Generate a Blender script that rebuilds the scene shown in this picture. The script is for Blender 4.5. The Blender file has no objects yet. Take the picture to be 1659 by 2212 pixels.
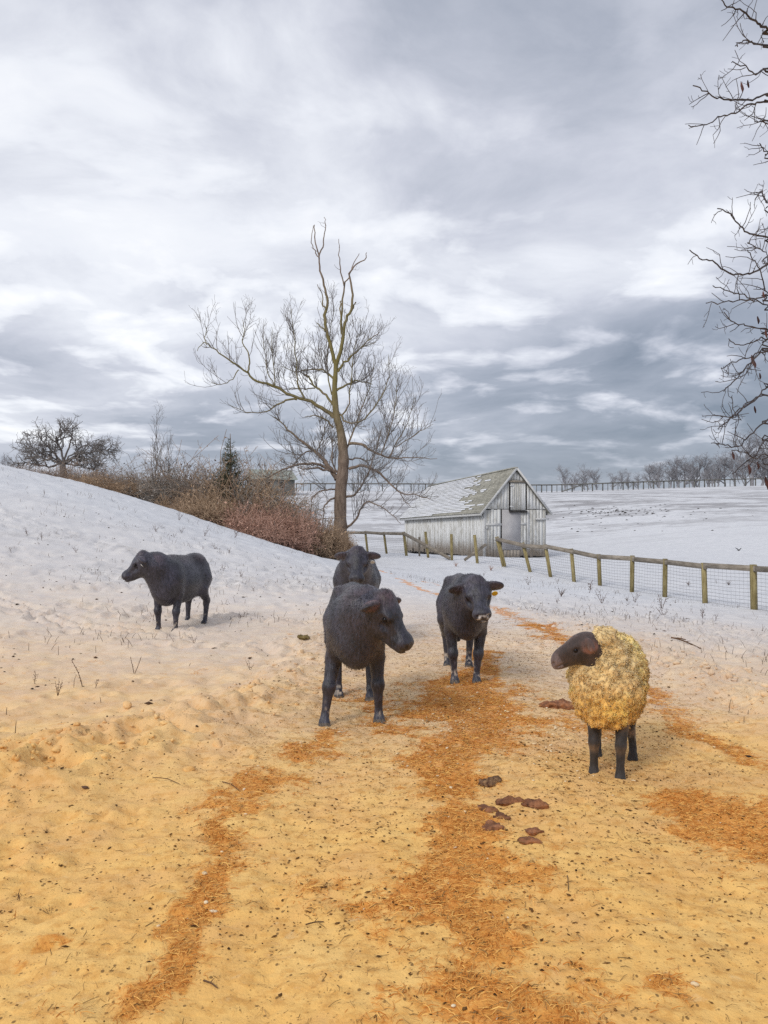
import bpy, math, random
import numpy as np
from mathutils import Vector, Matrix

random.seed(7)
rng = np.random.default_rng(11)
scene = bpy.context.scene
COL = scene.collection
R = math.radians

# ------------------------------------------------------------------ camera
FPX, HX, HY, EYE = 1790.0, 829.5, 1130.0, 1.55      # focal length and horizon in a 1659 x 2212 picture, eye height in metres
cam = bpy.data.cameras.new('camera')
cam.sensor_fit = 'VERTICAL'
cam.sensor_height = 36.0
cam.lens = 36.0 * FPX / 2212.0
cam.shift_y = (HY - 1106.0) / 2212.0
cam.clip_start = 0.05
cam.clip_end = 5000.0
cam_ob = bpy.data.objects.new('camera', cam)
COL.objects.link(cam_ob)
cam_ob.location = (0, 0, EYE)
cam_ob.rotation_euler = (R(90), 0, 0)
scene.camera = cam_ob

# ------------------------------------------------------------------ colour management
vs = scene.view_settings
vs.view_transform = 'Standard'
vs.look = 'None'
vs.exposure = 0.30
vs.gamma = 1.0
vs.use_curve_mapping = False

# ------------------------------------------------------------------ node helper
class NT:
    def __init__(self, tree):
        self.t = tree
        self.t.nodes.clear()
    def add(self, kind, **kw):
        n = self.t.nodes.new(kind)
        for k, v in kw.items():
            if k.startswith('_'):
                setattr(n, k[1:], v)
                continue
            key = k
            sock = None
            if key.startswith('i') and key[1:].isdigit():
                sock = n.inputs[int(key[1:])]
            else:
                sock = n.inputs[key.replace('__', ' ')]
            if isinstance(v, bpy.types.NodeSocket):
                self.t.links.new(v, sock)
            else:
                sock.default_value = v
        return n
    def math(self, op, a, b=None, c=None, clamp=False):
        n = self.t.nodes.new('ShaderNodeMath')
        n.operation = op
        n.use_clamp = clamp
        for i, v in enumerate((a, b, c)):
            if v is None:
                continue
            if isinstance(v, bpy.types.NodeSocket):
                self.t.links.new(v, n.inputs[i])
            else:
                n.inputs[i].default_value = v
        return n.outputs[0]
    def smooth(self, v, lo, hi, a=0.0, b=1.0):
        n = self.t.nodes.new('ShaderNodeMapRange')
        n.interpolation_type = 'SMOOTHSTEP'
        self.t.links.new(v, n.inputs[0])
        n.inputs[1].default_value, n.inputs[2].default_value = lo, hi
        n.inputs[3].default_value, n.inputs[4].default_value = a, b
        return n.outputs[0]
    def mix(self, f, a, b):
        n = self.t.nodes.new('ShaderNodeMix')
        n.data_type = 'RGBA'
        for s, v in ((n.inputs[0], f), (n.inputs[6], a), (n.inputs[7], b)):
            if isinstance(v, bpy.types.NodeSocket):
                self.t.links.new(v, s)
            elif isinstance(v, (tuple, list)):
                s.default_value = (*v, 1.0) if len(v) == 3 else v
            else:
                s.default_value = v
        return n.outputs[2]
    def noise(self, vec, scale, detail=4.0, rough=0.55, dist=0.0):
        n = self.t.nodes.new('ShaderNodeTexNoise')
        if vec is not None:
            self.t.links.new(vec, n.inputs['Vector'])
        n.inputs['Scale'].default_value = scale
        n.inputs['Detail'].default_value = detail
        n.inputs['Roughness'].default_value = rough
        n.inputs['Distortion'].default_value = dist
        return n.outputs[0]
    def scaled(self, vec, s, loc=(0, 0, 0)):
        n = self.t.nodes.new('ShaderNodeMapping')
        self.t.links.new(vec, n.inputs[0])
        n.inputs['Scale'].default_value = s
        n.inputs['Location'].default_value = loc
        return n.outputs[0]
    def attr(self, name):
        n = self.t.nodes.new('ShaderNodeAttribute')
        n.attribute_name = name
        return n
    def link(self, a, b):
        self.t.links.new(a, b)

# ------------------------------------------------------------------ sky: overcast, broken layers of stratocumulus
SKY_X, SKY_Y, SKY_Z = 8.4, -4.2, 0.16
SKY_M, SKY_F = 1.25, 3.1
SUN_EL, SUN_AZ = 38.0, 215.0      # compass-like: degrees clockwise from +Y seen from above; behind the camera on the left
world = bpy.data.worlds.new('World')
scene.world = world
world.use_nodes = True
world.cycles.sampling_method = 'MANUAL'
world.cycles.sample_map_resolution = 256
scene.cycles.max_bounces = 4
scene.cycles.diffuse_bounces = 2
scene.cycles.use_denoising = False
w = NT(world.node_tree)
tc = w.add('ShaderNodeTexCoord')
sep = w.add('ShaderNodeSeparateXYZ', i0=tc.outputs['Generated'])
dx, dy, dz = sep.outputs
zc = w.math('MAXIMUM', dz, 0.0)
zp = w.math('ADD', zc, SKY_Z)
comb = w.add('ShaderNodeCombineXYZ', i0=w.math('DIVIDE', dx, zp), i1=w.math('DIVIDE', dy, zp), i2=0.0)
plane = comb.outputs[0]
warp = w.add('ShaderNodeTexNoise', Vector=plane, Scale=0.7, Detail=4.0)
wv = w.add('ShaderNodeVectorMath', _operation='MULTIPLY_ADD', i0=warp.outputs['Color'], i1=(0.7, 0.7, 0.0), i2=plane)
big = w.noise(w.scaled(wv.outputs[0], (0.72, 1.0, 1.0), (SKY_X, SKY_Y, 0.0)), 0.50, 3.0, 0.5)
mid = w.noise(w.scaled(wv.outputs[0], (1.05, 1.0, 1.0), (3.1, 7.7, 0.0)), SKY_M, 9.0, 0.60, 0.25)
fine = w.noise(w.scaled(wv.outputs[0], (1.05, 1.0, 1.0), (9.0, 2.0, 0.0)), SKY_F, 6.0, 0.52, 0.0)
puff = w.math('ADD', w.math('MULTIPLY', w.math('SUBTRACT', fine, .5), 1.0), w.math('MULTIPLY', w.math('ABSOLUTE', w.math('MULTIPLY_ADD', fine, 2.0, -1.0)), .45))       # rounded cloud tops
low_ = w.smooth(zc, 0.14, 0.45, 1.0, 0.35)                                                        # small puffs show in the low, distant layer
den = w.math('ADD', w.math('MULTIPLY', w.math('SUBTRACT', big, .5), 0.95), w.math('MULTIPLY', w.math('SUBTRACT', mid, .5), 0.95))
den = w.math('ADD', den, w.math('MULTIPLY', w.math('MULTIPLY', w.math('SUBTRACT', puff, .09), 1.15), low_))
# brightness of the layer by height above the horizon and from left to right
lift = w.add('ShaderNodeValToRGB', Fac=zc)
cr = lift.color_ramp
cr.interpolation = 'B_SPLINE'
for i, (p, v) in enumerate(((0.0, 0.34), (0.06, 0.28), (0.10, 0.34), (0.16, 0.52), (0.25, 0.65), (0.36, 0.68), (0.53, 0.54), (0.75, 0.50), (1.0, 0.50))):
    e = cr.elements[i] if i < 2 else cr.elements.new(p)
    e.position = p
    e.color = (v, v, v, 1)
lr = w.smooth(dx, -0.45, 0.5, 0.11, -0.10)
tone = w.math('ADD', w.math('ADD', lift.outputs[0], lr), w.math('MULTIPLY', den, w.smooth(zc, 0.02, 0.14, 0.6, 1.15)), clamp=True)
cloud = w.add('ShaderNodeValToRGB', Fac=tone)
cr = cloud.color_ramp
for i, (p, c) in enumerate(((0.0, (0.19, 0.225, 0.285)), (0.28, (0.33, 0.36, 0.43)), (0.52, (0.53, 0.55, 0.62)), (0.74, (0.73, 0.75, 0.80)), (1.0, (0.86, 0.87, 0.89)))):
    e = cr.elements[i] if i < 2 else cr.elements.new(p)
    e.position = p
    e.color = (*c, 1)
sky = w.add('ShaderNodeTexSky', _sky_type='NISHITA', _sun_disc=False, _sun_elevation=R(SUN_EL), _sun_rotation=R(SUN_AZ), _altitude=100.0)
bg_sky = w.add('ShaderNodeBackground', Color=sky.outputs[0], Strength=0.10)
bg_cloud = w.add('ShaderNodeBackground', Color=cloud.outputs[0], Strength=1.0)
mixw = w.add('ShaderNodeMixShader', i0=0.93, i1=bg_sky.outputs[0], i2=bg_cloud.outputs[0])
w.add('ShaderNodeOutputWorld', Surface=mixw.outputs[0])

# ------------------------------------------------------------------ sun behind the cloud
sun = bpy.data.lights.new('sun', 'SUN')
sun.energy = 1.2
sun.angle = R(16)
sun.color = (1.0, 0.95, 0.88)
sun_ob = bpy.data.objects.new('sun', sun)
COL.objects.link(sun_ob)
sd = Vector((math.sin(R(SUN_AZ)) * math.cos(R(SUN_EL)), math.cos(R(SUN_AZ)) * math.cos(R(SUN_EL)), math.sin(R(SUN_EL))))
sun_ob.rotation_euler = sd.to_track_quat('Z', 'Y').to_euler()
sun_ob.location = sd * 60

# ------------------------------------------------------------------ object helpers
def tag(o, label=None, cat=None, group=None, kind=None):
    if label: o['label'] = label
    if cat: o['category'] = cat
    if group: o['group'] = group
    if kind: o['kind'] = kind
    return o

def empty(name, loc, rz=0.0):
    o = bpy.data.objects.new(name, None)
    o.empty_display_size = 0.2
    COL.objects.link(o)
    o.location = loc
    o.rotation_euler = (0, 0, rz)
    return o

def link_mesh(name, me, mat, parent=None):
    if mat is not None and not me.materials:
        me.materials.append(mat)
    o = bpy.data.objects.new(name, me)
    COL.objects.link(o)
    if parent is not None:
        o.parent = parent
    return o

def np_mesh(name, V, F, smooth=True):
    """V (n,3) floats, F (m,k) ints with constant k"""
    V = np.asarray(V, np.float32)
    F = np.asarray(F, np.int32)
    me = bpy.data.meshes.new(name)
    me.vertices.add(len(V))
    me.vertices.foreach_set('co', V.ravel())
    m, k = F.shape
    me.loops.add(m * k)
    me.loops.foreach_set('vertex_index', F.ravel())
    me.polygons.add(m)
    me.polygons.foreach_set('loop_start', np.arange(m, dtype=np.int32) * k)
    if smooth:
        me.polygons.foreach_set('use_smooth', np.ones(m, bool))
    me.update(calc_edges=True)
    return me

def set_attr(me, name, arr):
    a = me.attributes.new(name, 'FLOAT', 'POINT')
    a.data.foreach_set('value', np.asarray(arr, np.float32))

def set_col(me, name, arr):
    a = me.attributes.new(name, 'FLOAT_COLOR', 'POINT')
    c = np.ones((len(arr), 4), np.float32)
    c[:, :3] = arr
    a.data.foreach_set('color', c.ravel())

def copy_tree(o, parent=None):
    c = o.copy()
    COL.objects.link(c)
    c.parent = parent
    for ch in list(o.children):
        copy_tree(ch, c)
    return c

# ------------------------------------------------------------------ numpy noise
def _hash(i, j, k=0):
    h = (i.astype(np.int64) * 374761393 + j.astype(np.int64) * 668265263 + np.int64(k) * 2147483647 + np.asarray(k).astype(np.int64) * 1274126177) & 0xFFFFFFFF
    h = ((h ^ (h >> 13)) * 1274126177) & 0xFFFFFFFF
    h = (h ^ (h >> 16)) & 0xFFFFFFFF
    return h

def vnoise(x, y, seed=0):
    i, j = np.floor(x), np.floor(y)
    fx, fy = x - i, y - j
    fx = fx * fx * fx * (fx * (fx * 6 - 15) + 10)
    fy = fy * fy * fy * (fy * (fy * 6 - 15) + 10)
    i, j = i.astype(np.int64) + seed * 131, j.astype(np.int64) - seed * 57
    def g(a, b):
        return (_hash(a, b, seed) & 0xFFFF) / 65535.0
    return (g(i, j) * (1 - fx) + g(i + 1, j) * fx) * (1 - fy) + (g(i, j + 1) * (1 - fx) + g(i + 1, j + 1) * fx) * fy * 1.0 if False else \
        ((g(i, j) * (1 - fx) + g(i + 1, j) * fx) * (1 - fy) + (g(i, j + 1) * (1 - fx) + g(i + 1, j + 1) * fx) * fy) * 2 - 1

def fbm(x, y, octaves=4, gain=0.5, seed=0):
    s, a, t = 0.0, 1.0, 0.0
    for o in range(octaves):
        c, sn = math.cos(o * 1.1 + 0.4), math.sin(o * 1.1 + 0.4)
        s = s + a * vnoise((x * c - y * sn) * 2 ** o, (x * sn + y * c) * 2 ** o, seed + o)
        t += a
        a *= gain
    return s / t

def vnoise3(x, y, z, seed=0):
    i, j, k = np.floor(x), np.floor(y), np.floor(z)
    fx, fy, fz = x - i, y - j, z - k
    fx, fy, fz = fx * fx * (3 - 2 * fx), fy * fy * (3 - 2 * fy), fz * fz * (3 - 2 * fz)
    i, j, k = i.astype(np.int64), j.astype(np.int64), k.astype(np.int64)
    def g(a, b, c):
        return (_hash(a + c * 7919, b - c * 104729, seed) & 0xFFFF) / 65535.0
    def sl(c):
        return (g(i, j, c) * (1 - fx) + g(i + 1, j, c) * fx) * (1 - fy) + (g(i, j + 1, c) * (1 - fx) + g(i + 1, j + 1, c) * fx) * fy
    return (sl(k) * (1 - fz) + sl(k + 1) * fz) * 2 - 1

def sstep(v, lo, hi):
    t = np.clip((v - lo) / (hi - lo), 0, 1)
    return t * t * (3 - 2 * t)

# ------------------------------------------------------------------ the lie of the land
def seen(px, py, d):
    """a point d metres ahead, measured off a 1659 x 2212 print of the photograph"""
    return np.array([(px - HX) / FPX * d, d, EYE - (py - HY) / FPX * d])

RIDGE = [(0, 1012, 27), (100, 1028, 27.5), (200, 1050, 28), (330, 1085, 29), (450, 1125, 30), (560, 1165, 31), (650, 1190, 32), (720, 1213, 33)]
POSTS = [  # the paddock fence: head x, head y, foot x, foot y, distance
    (1752, 1228, 1755, 1337, 19.4),
    (1627, 1222, 1629, 1318, 21.6), (1520, 1218, 1523, 1303, 23.6), (1437, 1209, 1436, 1289, 25.4), (1366, 1202, 1365, 1278, 27.0),
    (1293, 1199, 1296, 1265, 28.8), (1234, 1187, 1240, 1256, 30.2), (1178, 1178, 1189, 1245, 31.6), (1129, 1174, 1145, 1235, 32.8),
    (1073, 1161, 1088, 1224, 34.2), (1025, 1157, 1031, 1215, 35.8), (975, 1155, 976, 1209, 37.6), (919, 1150, 925, 1205, 39.6),
    (872, 1150, 878, 1200, 41.4), (829, 1150, 835, 1195, 43.2), (789, 1148, 794, 1192, 45.0), (750, 1149, 752, 1190, 46.6)]
ctrl = []
for y in (-40, -14, 0, 5, 9, 12.5):
    for x in (-12, -5, -1, 2):
        ctrl.append((x, y, 0.0 if x > -10 else 0.25))
ctrl += [(6, 0, -.08), (5.5, 6, -.16), (6.5, 12, -.40), (8.5, 16.5, -.62), (15, 10, -.7), (30, 0, -.8), (30, 15, -.8), (30, -40, -.6), (14, 22, -.8), (-35, -30, 1.0), (-35, 0, 2.4),
         (0.4, 17, 0.0), (0, 22, -.05), (-.5, 28, -.10), (-1.5, 34, -.12), (-2.2, 40, 0.0), (4.0, 24, -.35),
         (6.26, 52, -.62), (1.6, 64.5, -.75), (10.5, 53.5, -.66), (20, 40, -.5), (26, 60, .7), (22, 82, 2.9), (20, 101, 4.9), (-3, 85, 2.2), (-2, 103, 4.6),
         (24.8, 120, 6.0), (38, 121, 6.5), (60, 130, 7.45), (110, 140, 8.6), (4.7, 120, 6.15), (-12, 120, 6.2), (-40, 120, 6.2), (-80, 120, 7),
         (60, 60, 1.2), (60, 90, 4.0), (-80, 200, 5.8), (0, 200, 5.4), (90, 200, 7.0), (0, 400, 4.0), (-300, 500, 4.0), (300, 500, 5.0), (0, 1500, 0), (-1200, 1500, 0), (1200, 1500, 0),
         (-30, 28, 7.2), (-32, 12, 4.2), (-26, 46, 5.2), (-14, 41, 2.2), (-8.5, 43, .9), (-4.5, 46, .15), (-25, 75, 3.2), (-60, 60, 6.0), (-8, 75, 0.9), (-9, 12, .35), (-14, 14, 1.0)]
for p in RIDGE:
    ctrl.append(tuple(seen(*p)))
for (a, b, c, e, d) in POSTS:
    ctrl.append(tuple(seen(c, e, d)))
ctrl = np.array(ctrl)

def _u(r2):
    return 0.5 * r2 * np.log(r2 + 1e-9)
_P, _Z = ctrl[:, :2], ctrl[:, 2]
_n = len(_P)
_K = _u(((_P[:, None] - _P[None]) ** 2).sum(-1)) + np.eye(_n) * 6.0      # a little smoothing
_A = np.zeros((_n + 3, _n + 3))
_A[:_n, :_n] = _K
_A[:_n, _n] = 1
_A[:_n, _n + 1:] = _P
_A[_n:, :_n] = _A[:_n, _n:].T
_wt = np.linalg.solve(_A, np.concatenate([_Z, np.zeros(3)]))

def land(x, y):
    x, y = np.asarray(x, float), np.asarray(y, float)
    sh = x.shape
    x, y = x.ravel(), y.ravel()
    out = np.empty_like(x)
    for s in range(0, len(x), 40000):
        xs, ys = x[s:s + 40000], y[s:s + 40000]
        r2 = (xs[:, None] - _P[None, :, 0]) ** 2 + (ys[:, None] - _P[None, :, 1]) ** 2
        out[s:s + 40000] = _u(r2) @ _wt[:_n] + _wt[_n] + xs * _wt[_n + 1] + ys * _wt[_n + 2]
    return out.reshape(sh)

# the lane: centre line and half width along Y
LY = np.array([-40, 0, 2, 5, 8, 12, 17, 21, 25, 31, 38, 46.0])
LX = np.array([.2, .25, .35, .62, .92, 1.02, .85, .25, -.65, -1.7, -3.0, -5.0])
LW = np.array([1.7, 1.7, 1.75, 1.78, 1.72, 1.55, 1.4, 1.25, 1.15, 1.05, 1.0, 1.0])
def lane_x(y): return np.interp(y, LY, LX)
def lane_w(y): return np.interp(y, LY, LW)
def lane_t(x, y):
    return np.abs(x - lane_x(y)) / lane_w(y)

# straw trodden into the lane: (x, y, half width) strings in the ground plane
def flat(px, py, hw):
    d = EYE * FPX / (py - HY)
    return ((px - HX) / FPX * d, d, hw / FPX * d)
TRACKS = [[flat(*p) for p in t] for t in (
    [(1090, 2400, 150), (1080, 2212, 160), (1050, 2060, 160), (1015, 1950, 155), (985, 1870, 110), (1000, 1800, 75), (965, 1730, 60), (975, 1660, 62), (1010, 1580, 120), (1000, 1530, 130), (990, 1495, 70), (1040, 1450, 28), (1046, 1410, 18)],
    [(220, 2260, 55), (290, 2170, 62), (370, 2070, 44), (440, 1960, 46), (480, 1890, 62), (500, 1800, 40), (560, 1730, 55), (640, 1650, 52), (715, 1590, 42)],
    [(400, 1760, 20), (520, 1712, 22), (620, 1690, 18)],
    [(1700, 1850, 110), (1600, 1775, 120), (1500, 1725, 40)],
    [(1720, 1680, 40), (1600, 1640, 45), (1500, 1585, 45), (1430, 1540, 48), (1410, 1495, 34), (1300, 1430, 22), (1190, 1368, 30), (1120, 1330, 22), (1056, 1294, 12), (945, 1276, 10), (860, 1244, 8)],
    [(1250, 1570, 60), (1130, 1560, 60)],
    [(960, 1254, 5), (880, 1238, 5), (815, 1223, 4)],
    [(60, 2120, 12), (130, 2040, 22), (165, 2030, 8)], [(1440, 2110, 26), (1460, 2150, 20)])]

BIAS = [1.45, .85, .6, 1.35, 1.0, .85, .8, .7, .9]
def straw_mask(x, y):
    m = np.full_like(x, -9.0)
    wx = x + 0.16 * fbm(x * 2.2, y * 2.2, 4, 0.6, 3)
    wy = y + 0.22 * fbm(x * 2.2 + 9, y * 2.2, 4, 0.6, 4)
    for ti, t in enumerate(TRACKS):
        best = np.full_like(x, -9.0)
        for (x0, y0, w0), (x1, y1, w1) in zip(t[:-1], t[1:]):
            vx, vy = x1 - x0, y1 - y0
            s = np.clip(((wx - x0) * vx + (wy - y0) * vy) / (vx * vx + vy * vy), 0, 1)
            d = np.hypot(wx - x0 - s * vx, wy - y0 - s * vy)
            hw = w0 + (w1 - w0) * s
            best = np.maximum(best, BIAS[ti] - d / hw)
        m = np.maximum(m, best)
    n = fbm(x * 5, y * 5, 4, 0.6, 12)
    n2 = fbm(x * 1.6 + 4, y * 1.1, 3, 0.6, 15)
    n3 = fbm(x * 17, y * 13, 3, 0.65, 18)
    return sstep(np.maximum(m, -1.6) * 0.62 + 0.95 * n + 0.75 * n2 + 0.55 * n3, -0.25, 0.75)

def grit_mask(x, y):
    """chaff, crumbs and dirt thinly strewn over the packed snow"""
    t = lane_t(x, y)
    near = 1 - sstep(y, 9.0, 17.0)
    body = 1 - sstep(t, 0.75, 1.45)
    churn = np.exp(-(((x - 1.0) / 1.5) ** 2 + ((y - 6.4) / 1.5) ** 2))
    side = 0.45 * (1 - sstep(y, 3.5, 7.5)) * (1 - sstep(np.abs(x), 2.4, 4.0))
    return np.clip(np.maximum(body * near * 0.62, side) + 0.75 * churn, 0, 1)

# ploughed banks: strings (x, y, half width, height)
BANKS = [[(-3.6, 3.6, .8, 0.124), (-2.45, 5.0, .75, 0.149), (-1.75, 6.0, .7, 0.149), (-1.15, 7.0, .55, 0.124), (-.95, 8.4, .5, 0.081), (-.85, 11, .5, 0.050), (-.9, 15, .5, 0.031)],
         [(3.5, 4.4, .6, 0.062), (3.45, 6.5, .65, 0.099), (3.35, 8.6, .7, 0.112), (3.2, 11, .6, 0.087), (2.9, 14, .6, 0.074), (2.3, 19, .5, 0.062), (1.2, 23, .4, 0.050)]]
def bank(x, y):
    out = np.zeros_like(x)
    for t in BANKS:
        best = np.zeros_like(x)
        for (x0, y0, w0, h0), (x1, y1, w1, h1) in zip(t[:-1], t[1:]):
            vx, vy = x1 - x0, y1 - y0
            s = np.clip(((x - x0) * vx + (y - y0) * vy) / (vx * vx + vy * vy), 0, 1)
            d = np.hypot(x - x0 - s * vx, y - y0 - s * vy)
            g = (h0 + (h1 - h0) * s) * np.exp(-(d / (w0 + (w1 - w0) * s)) ** 2 * 1.8)
            best = np.maximum(best, g)
        out = np.maximum(out, best)
    return out

# hoof prints and scuffs
_pr = []
def _prints(n, xr, yr, r0, r1, dep, avoid_lane):
    while n > 0:
        x, y = rng.uniform(*xr), rng.uniform(*yr)
        if avoid_lane and (abs(x - lane_x(y)) < lane_w(y) * 0.9 or float(fbm(np.array([x * .45]), np.array([y * .45]), 3, .6, 61)[0]) < rng.uniform(-.25, .35)):
            continue
        _pr.append((x, y, rng.uniform(r0, r1), rng.uniform(0.4, 1.0) * dep, rng.uniform(0, 3.14)))
        n -= 1
_prints(330, (-8.5, 0.2), (7.0, 25), .035, .13, .075, True)
_prints(520, (2.6, 7.0), (5.5, 20), .05, .11, .07, True)
_prints(420, (-3.2, 3.4), (2.3, 9), .035, .07, .030, False)
for k in range(14):                                                    # trails of single animals over the slope
    x, y = rng.uniform(-9, -2), rng.uniform(10, 24)
    a = rng.uniform(-0.5, 0.5) + (math.pi if k % 2 else 0)
    for s in range(26):
        x += math.cos(a) * 0.33; y += math.sin(a) * 0.33
        a += rng.uniform(-.15, .15)
        for sgn in (-1, 1):
            _pr.append((x - math.sin(a) * .13 * sgn, y + math.cos(a) * .13 * sgn, rng.uniform(.07, .12), rng.uniform(.05, .10), a))
PRINTS = np.array(_pr)
_cell = {}
for _i, _p in enumerate(PRINTS):
    for _a in (-1, 0, 1):
        for _b in (-1, 0, 1):
            _cell.setdefault((int(math.floor(_p[0] / .4)) + _a, int(math.floor(_p[1] / .4)) + _b), []).append(_i)

def dents(x, y):
    out = np.zeros_like(x)
    sel = np.where((x > -11) & (x < 7) & (y > 2) & (y < 28))[0]
    if len(sel) == 0:
        return out
    ci, cj = np.floor(x[sel] / .4).astype(int), np.floor(y[sel] / .4).astype(int)
    key = ci * 100003 + cj
    order = np.argsort(key, kind='stable')
    ks = key[order]
    starts = np.r_[0, np.where(np.diff(ks))[0] + 1, len(ks)]
    for s, e in zip(starts[:-1], starts[1:]):
        ids = sel[order[s:e]]
        lst = _cell.get((int(math.floor(x[ids[0]] / .4)), int(math.floor(y[ids[0]] / .4))))
        if not lst:
            continue
        q = PRINTS[lst]
        ddx, ddy = x[ids][:, None] - q[:, 0], y[ids][:, None] - q[:, 1]
        c, sn = np.cos(q[:, 4]), np.sin(q[:, 4])
        wob = 1 + .45 * np.sin(q[:, 4] * 7 + ddx * 14 + ddy * 11)
        u, v = (ddx * c + ddy * sn) / (q[:, 2] * 1.5) * wob, (-ddx * sn + ddy * c) / q[:, 2]
        r2 = u * u + v * v
        out[ids] += (q[:, 3] * (-np.exp(-r2 * r2 * 1.2) + 0.35 * np.exp(-(np.sqrt(r2) - 1.5) ** 2 * 5))).sum(1)
    return np.clip(out, -.12, .06)

def relief(x, y):
    """what lies on the land: drifts, banks, lumps and prints (1-d arrays)"""
    t = lane_t(x, y)
    off = sstep(t, 0.7, 1.25)
    fade = 1 - sstep(y, 30, 70)
    z = off * fade * 0.045 * fbm(x * 0.55, y * 0.55, 4, 0.5, 21)
    z += fade * (0.014 + 0.030 * off) * fbm(x * 3.2, y * 3.2, 4, 0.55, 31)
    b = bank(x, y)
    lum = 1.15 * np.abs(fbm(x * 2.6, y * 2.6, 5, 0.6, 41))
    z += b * (1.05 - 1.1 * np.minimum(lum * 1.6, .75)) + np.minimum(b * 4, 1) * .075 * (0.30 - np.abs(fbm(x * 6.5, y * 6.5, 3, 0.6, 44)))
    z += dents(x, y) * (0.35 + 0.65 * off)
    rut = np.exp(-((t - 0.52) / .17) ** 2) * (y < 46)
    z -= 0.022 * rut
    near = 1 - sstep(y, 10, 16)
    z += near * (0.015 * fbm(x * 11, y * 11, 4, 0.62, 51) + 0.006 * fbm(x * 31, y * 31, 2, 0.6, 55))
    return z

def ground_z(x, y):
    x, y = np.atleast_1d(np.asarray(x, float)), np.atleast_1d(np.asarray(y, float))
    return land(x, y) + relief(x, y)

def gz(x, y):
    return float(ground_z([x], [y])[0])

def hit(px, py, d0=1.5, d1=200.0):
    """where the sight line through a print position meets the ground"""
    d = np.geomspace(d0, d1, 900)
    x = (px - HX) / FPX * d
    z = EYE - (py - HY) / FPX * d
    g = land(x, d)
    below = np.where(z < g)[0]
    k = below[0] if len(below) else len(d) - 1
    lo, hi = d[max(k - 1, 0)], d[k]
    dm = 0.5 * (lo + hi)
    xm = (px - HX) / FPX * dm
    return Vector((xm, dm, gz(xm, dm)))

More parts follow.
